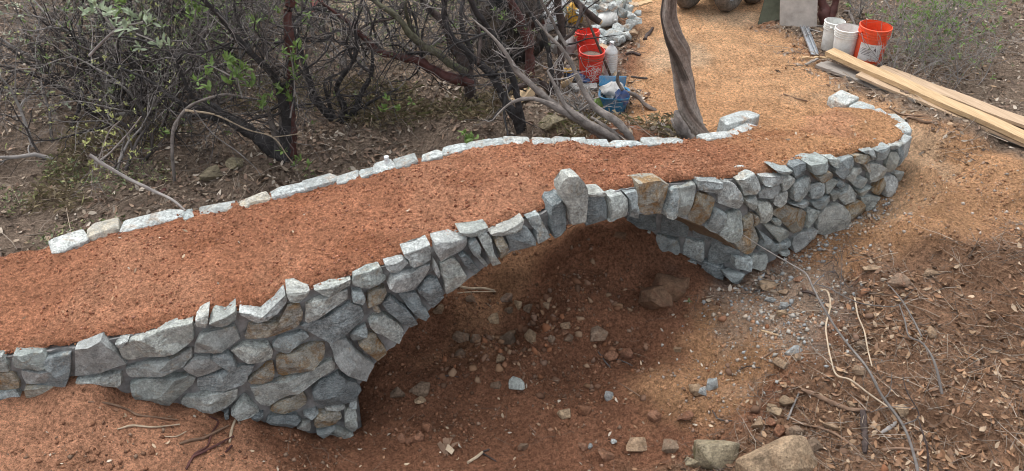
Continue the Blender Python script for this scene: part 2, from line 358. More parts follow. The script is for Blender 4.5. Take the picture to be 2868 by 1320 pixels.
# beyond the bridge
for x in (-4.6, -3.8, -3, -2.2, -1.6): CTRL.append((x, 5.95 + .04*x, -.2)); CTRL.append((x, 6.6, -.15)); CTRL.append((x, 7.5, -.05))
CTRL += [(-1.1, 6.5, -.3), (-.6, 6.7, -.38), (-.2, 6.75, -.36), (.3, 6.8, -.1), (-.5, 7.1, -.3), (.0, 7.2, -.15), (-.4, 7.7, -.03), (.3, 7.7, .05), (.9, 6.95, .26), (1.4, 7.1, .22), (2.0, 7.6, .12), (-1.1, 7.2, -.15), (1.2, 7.6, .1), (2.4, 8, .08), (3, 8.4, .06)]
CTRL += [(x, y, .03) for x in range(-8, 9, 2) for y in (9, 10.5, 12, 14)] + [(3.95, 7.6, .0), (4.3, 7, -.08), (3.8, 8.2, .03), (5, 8, .02), (3.75, 6.95, -.2)]
CTRL += [(-6, 5.5, -.2), (-6, 7, -.1), (-7, 4, -.25), (6, 5, -.3), (6, 6, -.1), (6, 3, -.6), (3, 2.2, -.75), (1, 2.2, -1.1), (-1, 2.2, -.95), (-3, 2, -.5), (0, 1, -1.0), (4, 1, -.6), (-4, 1, -.3)]
CTRL = np.array(CTRL)
# ground of the bank right under the deck, along the hidden far side of the barrel
def idw(x, y):
    x = np.asarray(x, float); num = np.zeros(x.shape); den = np.zeros(x.shape)
    for cx, cy, cz in CTRL:
        w = 1/((x-cx)**2+(y-cy)**2+.012)**1.9; num += w*cz; den += w
    return num/den
ARCH = np.array([NP_[np.argmin(abs(pair_s-SPRING_L)), :2], NP_[np.argmin(abs(pair_s-SPRING_R)), :2]])
BW = Vector((-.40, .917)); BW.normalize()          # the way the barrel runs
DEPTH = 1.12
def near_side(x, y):
    """distance to the near wall line and its station"""
    x = np.asarray(x, float); y = np.asarray(y, float); best = np.full(x.shape, 1e9); st = np.zeros(x.shape)
    for i in range(0, len(NEAR), 4):
        d = np.hypot(x-NEAR[i, 0], y-NEAR[i, 1]); m = d < best; best = np.where(m, d, best); st = np.where(m, SARC[i], st)
    return best, st
def terrain(x, y):
    x = np.asarray(x, float); y = np.asarray(y, float)
    z = idw(np.clip(x, -9, 9), np.clip(y, .5, 14))
    z = z + fbm(x, y, 1.3, 3, 5)*.035 + fbm(x, y, 5, 3, 9)*.024 + fbm(x, y, 15, 3, 21)*.014*sstep(.3, -.3, fbm(x, y, .9, 2, 27)-.25)
    z = z + np.where(y > 16, (y-16)*.03, 0)
    f = poly_sdf(FOOT, x, y); d, s = near_side(x, y)
    # inside the footprint, away from the arch: fill under the deck
    infill = (f < -.1) & ((s < SPRING_L-.1) | (s > SPRING_R+.12))
    w = sstep(-.10, -.16, f)
    dz = deck_z(s)-.09
    # the fill drops towards the far kerb where the deck does
    return np.where(infill, z*(1-w)+np.minimum(dz, .36)*w, z)
# colour zones of the soil
def zp(L, z=0.0): return [tuple(at_z(x, y, z))[:2] for x, y in L]
PATHZ = zp([(1700, 392), (1790, 300), (1760, 200), (1790, 90), (1700, 20), (1500, -60), (1400, -200), (2200, -200), (2160, 0), (2150, 80), (2260, 130), (2300, 200), (2380, 275), (2560, 330), (2800, 420), (2500, 520), (2200, 420)])
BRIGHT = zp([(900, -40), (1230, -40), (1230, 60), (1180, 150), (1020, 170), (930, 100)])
LITTERZ = zp([(2868, 780), (2440, 800), (2330, 870), (2330, 960), (2180, 1040), (2130, 1110), (1820, 1190), (1700, 1340), (1700, 1600), (3400, 1600), (3400, 780)], -.6)
TANB = zp([(2050, 800), (2300, 690), (2560, 480), (2900, 420), (2900, 800), (2440, 810), (2320, 880), (2300, 960), (2100, 1090), (1900, 1120), (1800, 1000), (1950, 900)], -.6)
ORL = zp([(0, 1060), (268, 1069), (519, 1150), (665, 1176), (800, 1230), (700, 1330), (600, 1600), (-400, 1600), (-400, 1060)], -.6)
BRUSHZ = zp([(-1200, 900), (247, 640), (600, 560), (900, 500), (1150, 440), (1400, 390), (1700, 396), (1790, 300), (1760, 200), (1790, 90), (1700, 20), (1500, -60), (1400, -200), (-600, -300), (-1600, -100)], .05)
BRUSHR = zp([(2160, 0), (2150, 80), (2260, 130), (2300, 200), (2380, 275), (2560, 340), (2868, 420), (3300, 300), (3000, -200), (2160, -200)])
LIT_PAINT = zp([(1180, 900), (1400, 715), (1560, 640), (1640, 640), (1560, 730), (1420, 800), (1300, 880)], -.55)  # daylight patch under the arch, painted in as a paler earth colour
CREEK = (.28, .135, .08)
def zone_w(P, x, y, soft=.18):
    j = fbm(x, y, 2.6, 4, 33)*.16
    return sstep(soft, -soft, poly_sdf(P, x, y)+j)
def soil_col(x, y):
    c = np.tile(np.array(CREEK), (len(x), 1))
    for P, col, so in ((LIT_PAINT, (.4, .22, .125), .22), (ORL, (.52, .265, .16), .12), (TANB, (.46, .26, .14), .2), (LITTERZ, (.25, .145, .09), .15), (BRUSHZ, (.25, .19, .145), .15), (BRUSHR, (.24, .18, .135), .15), (BRIGHT, (.6, .47, .32), .4), (PATHZ, (.65, .385, .21), .2)):
        w = zone_w(P, x, y, so)[:, None]; c = c*(1-w)+np.array(col)*w
    w = (sstep(9.2, 7.4, y+fbm(x, y, 1.2, 3, 46)*.4)*zone_w(PATHZ, x, y)*.75)[:, None]; c = c*(1-w)+np.array((.57, .31, .16))*w
    # grey mortar dust at the foot of the wall and down the bank
    p = at_z(2200, 850, -.62)
    w = (sstep(.75, .1, np.hypot((x-p.x)*.9, y-p.y)+fbm(x, y, 4, 4, 71)*.35)*.55)[:, None]; c = c*(1-w)+np.array((.33, .29, .25))*w
    # dry dust patches on the path
    w = (sstep(.15, .75, fbm(x, y, 1.1, 4, 44))*.45*zone_w(PATHZ, x, y))[:, None]; c = c*(1-w)+np.array((.6, .47, .33))*w
    return c
def axis(lo, hi, dlo, dhi, step):
    a = list(np.arange(dlo, dhi, step)); q = dhi; st = step
    while q < hi: a.append(q); st *= 1.25; q += st
    a.append(hi); q = dlo; st = step; L = []
    while q > lo: st *= 1.25; q -= st; L.append(max(q, lo))
    return np.array(L[::-1]+a)
gx = axis(-160, 160, -4.6, 4.8, .028); gy = axis(-60, 220, 3.0, 9.6, .028)
GX, GY = np.meshgrid(gx, gy); gz = terrain(GX.ravel(), GY.ravel()); nx_, ny_ = len(gx), len(gy)
GZ = gz.reshape(ny_, nx_)
def hz(x, y):
    x = np.atleast_1d(np.asarray(x, float)); y = np.atleast_1d(np.asarray(y, float))
    i = np.clip(np.searchsorted(gx, x)-1, 0, nx_-2); j = np.clip(np.searchsorted(gy, y)-1, 0, ny_-2)
    fx = (x-gx[i])/(gx[i+1]-gx[i]); fy = (y-gy[j])/(gy[j+1]-gy[j])
    return (GZ[j, i]*(1-fx)+GZ[j, i+1]*fx)*(1-fy)+(GZ[j+1, i]*(1-fx)+GZ[j+1, i+1]*fx)*fy
def h1(x, y): return float(hz(x, y)[0])
def ground(x, y, z0=0.0):
    """where a surveyed sight line comes within z0 of the ground"""
    d = ray(x, y); t = np.linspace(2.5, 18, 1600); X = d[0]*t; Y = d[1]*t; Z = CAMH+d[2]*t
    k = np.argmax(Z < hz(X, Y)+z0); return Vector((X[k], Y[k], h1(X[k], Y[k])+z0))
ij = np.arange(nx_*ny_).reshape(ny_, nx_)
F = np.stack([ij[:-1, :-1], ij[:-1, 1:], ij[1:, 1:], ij[1:, :-1]], -1).reshape(-1, 4)
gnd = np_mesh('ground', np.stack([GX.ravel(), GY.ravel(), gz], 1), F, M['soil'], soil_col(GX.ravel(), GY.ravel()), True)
tag(gnd, kind='structure')

# ------------------------------------------------------------------ the earth path over the bridge
nv = 84; nt_ = len(tn); vv = np.linspace(0, 1, nv)
nvec = NP_[:, :2]-FP_[:, :2]; nvec /= np.linalg.norm(nvec, axis=1)[:, None]
A_ = NP_.copy(); A_[:, :2] -= nvec*.045; B_ = FP_.copy(); B_[:, :2] -= nvec*.05
res = 620; ti = np.linspace(0, 1, res); A2 = np.stack([np.interp(ti, tn, A_[:, i]) for i in range(3)], 1); B2 = np.stack([np.interp(ti, tn, B_[:, i]) for i in range(3)], 1)
D = A2[:, None, :]*(1-vv[None, :, None])+B2[:, None, :]*vv[None, :, None]
endf = sstep(.93, 1., ti)[:, None]
D[..., 2] += -.012 + .03*np.sin(np.pi*vv)[None, :] + (.03*np.exp(-((vv-.07)/.05)**2)-.02*(vv < .012))[None, :] + (fbm(D[..., 0], D[..., 1], 2.2, 3, 3)*.014 + fbm(D[..., 0], D[..., 1], 9, 3, 8)*.008 + fbm(D[..., 0], D[..., 1], 30, 3, 13)*.0085)
zt = hz(D[..., 0].ravel(), D[..., 1].ravel()).reshape(D.shape[:2])
D[..., 2] = D[..., 2]*(1-endf) + (zt-.02)*endf
DV = D.reshape(-1, 3); ij = np.arange(res*nv).reshape(res, nv)
F = np.stack([ij[:-1, :-1], ij[1:, :-1], ij[1:, 1:], ij[:-1, 1:]], -1).reshape(-1, 4)
def deck_col(x, y):
    c = np.tile(np.array((.46, .208, .118)), (len(x), 1))
    w = (sstep(1.2, 2.7, x+fbm(x, y, 1.6, 3, 55)*.4)*.8)[:, None]; c = c*(1-w)+np.array((.56, .31, .155))*w
    w = (sstep(2.2, 3.2, x+.35*(y-6.6)+fbm(x, y, 1.6, 3, 56)*.3))[:, None]; c = c*(1-w)+np.array((.58, .32, .165))*w
    w = (sstep(-.1, .6, fbm(x, y, 1.8, 4, 61))*.6)[:, None]; c = c*(1-w)+np.array((.54, .275, .165))*w
    w = (sstep(.15, .8, fbm(x, y, 2.7, 4, 68))*.45)[:, None]; c = c*(1-w)+np.array((.33, .13, .065))*w
    return c
path = np_mesh('path', DV, F, M['soil'], deck_col(DV[:, 0], DV[:, 1]), True); tag(path, kind='structure')
def deck_at(t, v):
    i = min(int(t*(res-1)), res-1); return Vector(D[i, min(int(v*(nv-1)), nv-1)])
# ------------------------------------------------------------------ the stone bridge
BR = thing('stone_bridge', 'arched footbridge of pale blue-grey rubble stone with a red earth deck', 'bridge', (0, 0, 0))
CROPS = {'A': (240, 760, 860/1821), 'B': (900, 560, 660/1702), 'C': (1500, 420, 700/1805), 'D': (2050, 240, 580/1323)}
WALLST = {}
WALLST['A'] = """
tl -60 440 95 385 140 425 250 550 100 590 0 620 -70 625
s -60 640 45 635 110 605 215 600 225 640 205 668 60 655 -50 670
tl 190 465 260 405 420 350 640 300 655 400 600 440 420 500 230 525
tl 172 420 245 396 258 402 195 450
s 230 575 370 530 560 480 640 455 640 505 590 545 400 600 300 632 250 620
s 255 660 400 610 620 605 655 635 620 690 500 785 400 775 290 755
l 570 565 640 505 740 500 810 550 815 575 660 622
s 735 505 780 480 850 470 900 530 895 568 850 565 780 540
l 640 480 660 380 690 355 890 322 930 395 860 435 760 470 660 485
tl 645 285 735 240 718 330 655 330
tl 730 280 770 255 895 225 900 275 820 312 770 305
tl 900 235 1030 235 1190 135 1200 185 1080 265 1000 290 930 265
o 940 370 960 315 1150 275 1200 195 1275 195 1295 280 1260 325 1120 380 1000 402 945 400
tl 1185 115 1335 108 1310 145 1265 173 1200 150
s 1295 190 1420 145 1560 105 1565 155 1420 240 1310 305 1298 280
tl 1350 108 1440 75 1578 40 1570 80 1470 135 1400 135
d 1265 320 1380 285 1570 178 1650 210 1655 260 1620 310 1450 405 1340 375
s 1570 110 1640 105 1660 140 1640 185 1575 165
o 1665 120 1780 85 1785 115 1740 180 1660 198
s 1560 370 1590 340 1665 310 1672 360 1640 385 1580 408
l 855 465 940 425 1090 422 1120 470 1110 515 960 535 900 510
s 1115 470 1100 430 1140 390 1290 355 1330 385 1240 440 1180 485
o 1118 520 1130 500 1390 415 1420 430 1420 500 1350 550 1160 618 1135 610
s 655 640 700 620 880 560 1010 550 975 620 940 675 700 708 665 700
o 960 650 1040 570 1115 535 1128 600 1110 635 980 675
s 965 690 1130 640 1350 570 1470 520 1490 560 1460 595 1200 720 1080 800 1030 790 985 730
l 555 770 600 735 740 700 910 690 905 745 830 810 660 822 590 805
o 1085 820 1130 770 1290 705 1315 740 1310 785 1200 810 1140 832
d 1335 700 1380 650 1500 590 1600 640 1640 700 1600 745 1400 798 1355 770
l 1430 410 1540 385 1590 440 1720 575 1715 615 1660 642 1500 560
o 1610 410 1680 355 1720 360 1785 445 1780 490 1730 540 1680 490
s 860 810 940 740 1000 790 1030 830 960 855 900 855
d 1060 880 1110 845 1260 840 1280 880 1230 920 1130 900
o 1345 860 1380 825 1510 820 1525 865 1480 905 1360 920
s 1285 840 1370 805 1385 825 1330 862
s 1360 940 1480 908 1495 930 1400 965
d 900 865 1060 830 1050 870 990 900 920 890
l 1245 925 1280 890 1338 878 1335 945
s 815 830 850 820 855 855 830 865
s 1410 800 1530 770 1545 800 1420 818
l 1530 830 1550 802 1600 800 1605 890 1590 940 1535 905
s 1480 918 1590 948 1600 985 1500 985 1440 972
s 1560 760 1605 735 1605 795 1555 798
s -300 700 -120 670 -90 640 -80 480 -200 500 -300 520"""
WALLST['B'] = """
t 220 545 430 480 450 540 475 570 340 620 215 612
tl 455 460 600 420 635 455 580 500 500 518 470 495
tl 590 385 790 310 795 430 655 478 620 435
l 470 600 500 530 640 500 790 455 795 485 740 570 660 640 520 640
l 800 405 828 440 850 520 840 545 800 500
tl 800 300 930 270 1055 262 1050 330 1000 375 850 440 812 370
l 845 455 930 405 960 420 1020 490 1055 580 1000 640 900 690 870 580
d 725 600 760 565 840 555 890 660 880 710 800 785 740 700 690 650
s 550 670 690 660 730 740 770 800 740 850 640 790 590 720
d 420 735 490 680 560 730 650 810 690 890 640 905 520 830
s 330 870 370 825 450 812 540 860 605 930 600 985 560 1035 420 960 340 910
o 360 760 400 745 430 790 380 810
d 980 385 1020 365 1080 420 1150 510 1120 535 1040 480
s 1055 290 1110 265 1140 320 1135 380 1210 450 1190 470 1110 410 1060 340
s 1125 245 1190 225 1215 260 1235 350 1275 430 1225 465 1180 380
o 1230 275 1300 238 1330 300 1365 380 1290 415 1260 350
s 1325 240 1470 180 1520 220 1535 300 1480 340 1375 378 1340 300
tl 985 225 1080 215 1213 190 1180 232 1060 255
tl 1210 235 1300 195 1465 130 1440 180 1240 255
t 1475 125 1570 100 1640 190 1645 260 1545 305 1530 215"""
WALLST['C'] = """
td 92 380 150 352 207 335 205 450 195 600 105 612 85 500
d 340 335 470 318 510 350 505 430 470 500 340 535 335 430
tl 352 300 490 285 505 322 460 312 355 325
t 512 320 625 300 655 340 655 465 560 490 490 485 512 420
t 640 300 730 290 727 360 725 440 715 470 665 430 657 340
to 735 240 900 215 970 240 950 310 910 420 880 462 740 462 730 380
t 972 280 1035 255 1030 330 990 465 910 450 925 390
t 1042 262 1155 240 1160 290 1110 400 1075 505 1000 480 1003 400
t 1165 215 1330 210 1310 290 1290 302 1165 290
o 1180 300 1290 345 1300 370 1240 470 1180 545 1090 490 1120 390
tl 1315 290 1350 220 1440 240 1490 350 1470 425 1410 420 1305 388
s 1280 405 1365 440 1375 490 1300 595 1205 545
s 1490 345 1590 325 1590 380 1570 440 1500 380
s 1380 450 1480 425 1495 500 1470 590 1410 660 1310 600 1360 500
s 1490 500 1550 450 1570 460 1560 560 1480 590
o 1560 455 1590 460 1602 520 1570 555
s 1420 660 1500 590 1580 550 1620 640 1560 750 1500 755
d 1595 560 1680 620 1695 670 1640 715 1600 730 1622 640
s 1430 768 1550 757 1555 790 1530 860 1440 860
s 1540 800 1580 755 1670 745 1680 790 1640 845 1540 850
s 1360 890 1500 870 1500 910 1470 980 1400 950"""
WALLST['D'] = """
tl 175 575 320 560 315 605 185 630
t 20 600 80 575 145 552 180 650 70 700 50 660
l 165 690 200 650 300 620 310 655 290 670 230 710 165 722
t 255 525 330 522 370 530 330 555 290 552
s 310 572 380 570 385 600 345 665 315 670
td 370 515 470 487 470 550 450 580 400 598 372 560
l 245 740 270 690 355 670 360 700 310 760 255 760
s 375 620 420 590 500 575 500 640 470 700 420 730 365 725
s 150 740 215 728 240 750 243 850 200 872 160 865
o 250 800 330 750 480 800 485 840 450 900 385 945 320 880 255 820
s 355 745 450 722 498 740 480 775 400 765
s 240 850 290 840 315 880 260 885
s 190 885 270 880 365 930 360 970 290 995 240 940
s 240 1010 370 975 380 1010 300 1050 240 1060
s 300 1055 365 1042 360 1065 300 1080
l 385 970 450 925 530 900 530 990 480 1040 380 1060
t 472 490 605 462 603 500 560 535 480 550
o 505 560 600 530 640 560 620 590 530 600
s 490 630 580 600 585 650 550 710 490 720
s 590 610 640 580 665 600 620 670 590 690
s 500 740 560 710 620 695 625 740 560 785 510 770
s 470 800 490 775 555 790 545 840 490 905 455 905
l 545 830 600 770 680 745 715 790 715 900 650 960 540 950
t 610 465 668 452 678 490 640 515 612 492
t 640 530 680 470 770 450 780 490 740 540 680 585 650 560
d 655 620 680 590 710 620 690 665 660 650
s 610 680 655 655 675 720 650 745 625 720
s 665 700 740 620 800 690 770 730 715 765
l 700 580 760 520 820 515 830 550 760 600 720 605
s 750 610 830 570 855 600 820 640 770 640
s 780 660 850 630 895 635 870 670 810 710
to 770 450 860 430 875 465 830 492 780 485
o 835 500 870 485 870 540 850 550
s 860 590 875 490 940 485 962 520 955 580 910 610 865 615
s 715 780 800 720 830 740 835 830 760 870 715 850
s 815 715 870 690 935 700 920 770 845 810
t 820 420 900 397 905 450 880 470 860 430
t 905 405 1000 378 1000 410 960 460 905 475
o 880 670 960 570 965 640 940 700 900 690
l 965 580 1025 560 1030 650 1000 690 950 700
s 975 500 1010 420 1050 412 1055 480 1010 550 975 545
s 1040 520 1055 395 1085 380 1083 440 1065 510
s 1030 560 1065 535 1068 590 1035 625
tl 1003 385 1045 375 1088 360 1086 378 1050 395 1010 410"""
def stone_outline(P, seg=.065, jit=.0055):
    """shrink a little for the joint, then break each edge into short ragged runs"""
    P = [Vector(p) for p in P]; c = sum(P, Vector((0, 0)))/len(P); out = []
    area = sum(P[i].x*P[(i+1) % len(P)].y-P[(i+1) % len(P)].x*P[i].y for i in range(len(P)))
    if area < 0: P.reverse()
    P = [p+(c-p).normalized()*min(.0035, (c-p).length*.2) for p in P]
    n = len(P); jit *= min(1, abs(area)/.05+.25)
    for i in range(n):
        a, b = P[i], P[(i+1) % n]; L = (b-a).length; k = max(2, int(L/seg))
        q = (b-a).normalized() if L > 1e-6 else Vector((1, 0)); nr = Vector((q.y, -q.x))
        for j in range(k):
            t = (j+rnd.uniform(-.18, .18)*(j > 0))/k
            p = a.lerp(b, max(t, 0))
            if j == 0: p = p + (c-p).normalized()*min(.005, L*.06)
            out.append(p + nr*rnd.uniform(-jit, jit*1.3))
    return out, c
def build_stone(P, place, mt, proud=.045, back=.10, top=False, name='stone', parent=None, planes=None):
    O, c = stone_outline(P); n = len(O)
    size = max((p-c).length for p in O); proud *= rnd.uniform(.7, 1.25)*min(1.2, .55+size*2.6)
    planes = planes or [(rnd.uniform(-.6, .6), rnd.uniform(-.55, .5), rnd.uniform(-.002, .03)) for _ in range(5)]
    def face(p):
        q = p-c; return proud + min(a*q.x+b*q.y+o for a, b, o in planes) + rnd.uniform(-.0035, .0035)
    rings = []
    bk = back*rnd.uniform(.9, 1.25)
    rings.append([(c+(p-c)*(.93 if not top else .97), -bk+rnd.uniform(-.02, .02)) for p in O])
    if top: rings.append([(p+Vector((0, rnd.uniform(-.008, .008))), -bk*.45) for p in O])
    rings.append([(c+(p-c)*1.0, -.012) for p in O])
    rings.append([(c+(p-c)*.985, max(.006, face(c+(p-c)*.95)*rnd.uniform(.8, 1.08))) for p in O])
    for k in (.9, .66, .34):
        rings.append([(c+(p-c)*k*rnd.uniform(.96, 1.04), max(.01, face(c+(p-c)*k))) for p in O])
    mb = MB(); V = [place(q.x, q.y, d) for r_ in rings for q, d in r_]; F = []
    for i in range(len(rings)-1):
        for k in range(n): F.append((i*n+k, i*n+(k+1) % n, (i+1)*n+(k+1) % n, (i+1)*n+k))
    V.append(place(c.x, c.y, max(.01, face(c)))); ctr = len(V)-1; L = (len(rings)-1)*n
    for k in range(n): F.append((L+k, L+(k+1) % n, ctr))
    F.append(tuple(range(n-1, -1, -1)))
    mb.add(V, F); return mb.build(name, mt, parent or BR, True, 14)
INTR = [(1000, 1085), (1024, 1060), (1057, 1012), (1117, 958), (1148, 911), (1187, 886), (1249, 826), (1309, 783), (1375, 738), (1433, 705), (1499, 676), (1541, 655), (1583, 632), (1632, 624), (1690, 608), (1777, 601),
        (1841, 599), (1884, 602), (1917, 615), (1958, 631), (2004, 652), (2047, 677), (2080, 708)]
ISZ = np.array([wall_sz(*p) for p in INTR])
S0, S1 = ISZ[0, 0], ISZ[-1, 0]
def trim(P):
    out = []
    for s_, z in P:
        if S0+.1 < s_ < S1-.16:
            zi = float(np.interp(s_, ISZ[:, 0], ISZ[:, 1]))
            if z < zi+.085: z = zi-.004
        out.append((s_, z))
    return out
SM = {'s': 'stone', 'd': 'stone_d', 'l': 'stone_l', 'o': 'stone_o', '': 'stone'}
for cn, txt in WALLST.items():
    ox, oy, k = CROPS[cn]
    for ln in txt.strip().splitlines():
        w = ln.split(); fl = w[0]; v = list(map(float, w[1:]))
        P = [wall_sz(ox+v[i]*k, oy+v[i+1]*k) for i in range(0, len(v), 2)]
        P = trim(P); top = 't' in fl; kind = fl.replace('t', '')
        if kind == 's' and cn != 'A' and rnd.random() < .13: kind = 'o'
        build_stone(P, wall_pt, M[SM[kind]], .055, .11 if top else .09, top)
# the upright keystone that stands above the deck
ox, oy, k = CROPS['C']
P = [wall_sz(ox+a*k, oy+b*k) for a, b in [(206, 400), (158, 310), (158, 238), (194, 152), (272, 148), (338, 236), (338, 330), (332, 430), (322, 488), (222, 512), (212, 460)]]
kz = build_stone(P, lambda s, z, d: wall_pt(s, z, d+.012), M['stone_l'], .068, .05, True, 'keystone', None, [(.75, .05, .012), (-.1, -.06, .0), (-.9, .0, .085)])
kz['label'] = 'tall pointed keystone standing up above the deck edge'

# mortar body: the wall core, its arch cut out, from the near face to the far face
ncol = 240; ks = np.linspace(.3, SLEN-.8, ncol); ks = np.sort(np.concatenate([ks, [S0-.001, S0+.001, S1-.001, S1+.001]]))
def core_lo(s):
    if S0 < s < S1: return float(np.interp(s, ISZ[:, 0], ISZ[:, 1]))+.012
    p = wall_pt(s, 0, .05); return min(h1(p.x, p.y)-.25, float(deck_z(s))-.5)
SCURL = SARC[np.argmin(np.hypot(NEAR[:, 0]-2.45, NEAR[:, 1]-6.42))]
mb = MB(); nz = 14; V = []; F = []
fpi = np.interp(ks, pair_s, np.arange(len(tn)))
for j, s in enumerate(ks):
    lo, hi = core_lo(s), min(float(top_z(s))-.035, float(deck_z(s))-.02); hi = max(hi, lo+.06)
    fx = np.array([np.interp(fpi[j], np.arange(len(tn)), FP_[:, i]) for i in range(3)])
    if s > SCURL: hi = max(lo+.06, hi-.03); fx = np.array(tuple(wall_pt(s, fx[2], -.17)))
    for i in range(nz):
        z = lo+(hi-lo)*i/(nz-1); V.append(wall_pt(s, z, -.028+(.034*math.exp(-((z-lo)/.05)**2) if S0 < s < S1 else 0)+float(fbm(s, z, 20, 4, 90))*.019))
    dz = min(hi, float(deck_z(s))-.05)
    fz = min(dz, fx[2]-.06)
    inn = wall_pt(s, dz, -.12); V.append(inn)
    V.append(Vector((fx[0], fx[1], max(fz, lo+.03)))); V.append(Vector((fx[0], fx[1], min(lo, fz-.02) if S0 < s < S1 else lo)))
m_ = nz+3
for j in range(len(ks)-1):
    for i in range(m_):
        F.append((j*m_+i, j*m_+(i+1) % m_, (j+1)*m_+(i+1) % m_, (j+1)*m_+i))
F.append(tuple(range(m_))); F.append(tuple((len(ks)-1)*m_+i for i in range(m_-1, -1, -1)))
mb.add(V, F); mb.build('mortar_core', M['mortar'], BR, True, 35)
# plank shuttering left under the arch
wd = wood('shuttering_wood', (.13, .095, .065), (.25, .19, .13), -.47)
BWn = BW.normalized()
def far_of(s): i_ = np.interp(s, pair_s, np.arange(len(tn))); return Vector((np.interp(i_, np.arange(len(tn)), FP_[:, 0]), np.interp(i_, np.arange(len(tn)), FP_[:, 1]), 0))
def barrel(s, z, d):
    p = wall_pt(s, z, 0); f = far_of(s)-Vector((p.x, p.y, 0)); return p + f*(d/DEPTH)
nb = 16; sb = np.linspace(S0+.01, S1-.005, nb+1)
for q in range(nb):
    mb = MB(); V = []
    for s in (sb[q]+.002, sb[q+1]-.002):
        z = float(np.interp(s, ISZ[:, 0], ISZ[:, 1]))
        for d in (.05, DEPTH-.02):
            V += [barrel(s, z-.004, d), barrel(s, z+.018, d)]
    mb.add(V, [(0, 2, 6, 4), (1, 5, 7, 3), (0, 1, 3, 2), (4, 6, 7, 5), (0, 4, 5, 1), (2, 3, 7, 6)]); mb.build('shuttering_board', wd, BR, False)
# abutment wall inside the barrel, on the side that is seen
I0 = wall_pt(S1, 0, -.03); BWn = Vector((.93, 6.42, 0))-I0; DEPTH1 = BWn.length; BWn.normalize()
def inner_sz(x, y):
    d = ray(x, y); a = d[0]/d[1]; t = (a*I0.y-I0.x)/(BWn.x-a*BWn.y); Y = I0.y+BWn.y*t
    return t, CAMH+d[2]/d[1]*Y
INW = Vector((-BWn.y, BWn.x, 0))         # towards the opening
def inner_pt(s, z, d): return Vector((I0.x+BWn.x*s, I0.y+BWn.y*s, z)) + INW*d
zsp = float(ISZ[-1, 1])
if DEBUG: print('inner', [tuple(np.round(inner_sz(*p), 2)) for p in ((2043, 788), (1938, 707), (1822, 672), (1745, 615))], 'spring', zsp)
mb = MB(); V = []
for i in range(9):
    s_ = DEPTH1*i/8; zt_ = float(np.interp(S1-.9*s_-.02, ISZ[:, 0], ISZ[:, 1]))+.01
    V += [inner_pt(s_, -1., -.02), inner_pt(s_, zt_, -.02)]
mb.add(V, [(2*i, 2*i+2, 2*i+3, 2*i+1) for i in range(8)]); mb.build('mortar_backing', M['mortar'], BR)
row = [(-.95, -.74), (-.73, -.54), (-.53, -.34), (-.33, -.13), (-.12, .06), (.07, .22)]
for ri, (z0, z1) in enumerate(row):
    x = -.02 + (ri % 2)*.12
    while x < DEPTH1-.05:
        L = rnd.uniform(.18, .36); x2 = min(x+L, DEPTH1)
        j = lambda: rnd.uniform(-.02, .02)
        z1_ = min(z1, float(np.interp(S1-.9*(x+x2)/2-.02, ISZ[:, 0], ISZ[:, 1]))+.02); ok = z1_ > z0+.05; zz1 = z1; z1 = z1_
        if ok:
            build_stone([(x+.01+j()*.3, z0+j()), (x2-.01, z0+j()), (x2-.01+j()*.5, (z0+z1)/2), (x2-.02, z1+j()), ((x+x2)/2, z1+j()*.6), (x+.02, z1+j()), (x+.0+j(), (z0+z1)/2)], inner_pt, M[rnd.choice(['stone', 'stone_d', 'stone'])], .04, .09)
        z1 = zz1; x = x2+.012
# the wall goes on beyond the edge of the photograph
for ri in range(4):
    x = .32+(ri % 2)*.1
    while x < 1.5:
        L = rnd.uniform(.22, .42); x2 = min(x+L, 1.62); zt_ = float(top_z((x+x2)/2)); z1 = zt_-ri*.14; z0 = z1-.13; j = lambda: rnd.uniform(-.015, .015)
        build_stone([(x+.01, z0+j()), (x2-.01, z0+j()), (x2-.008, (z0+z1)/2), (x2-.02, z1+j()), (x+.02, z1+j()), (x+.0, (z0+z1)/2)], wall_pt, M[rnd.choice(['stone', 'stone_l', 'stone', 'stone_o'])], .05, .11, ri == 0)
        x = x2+.012
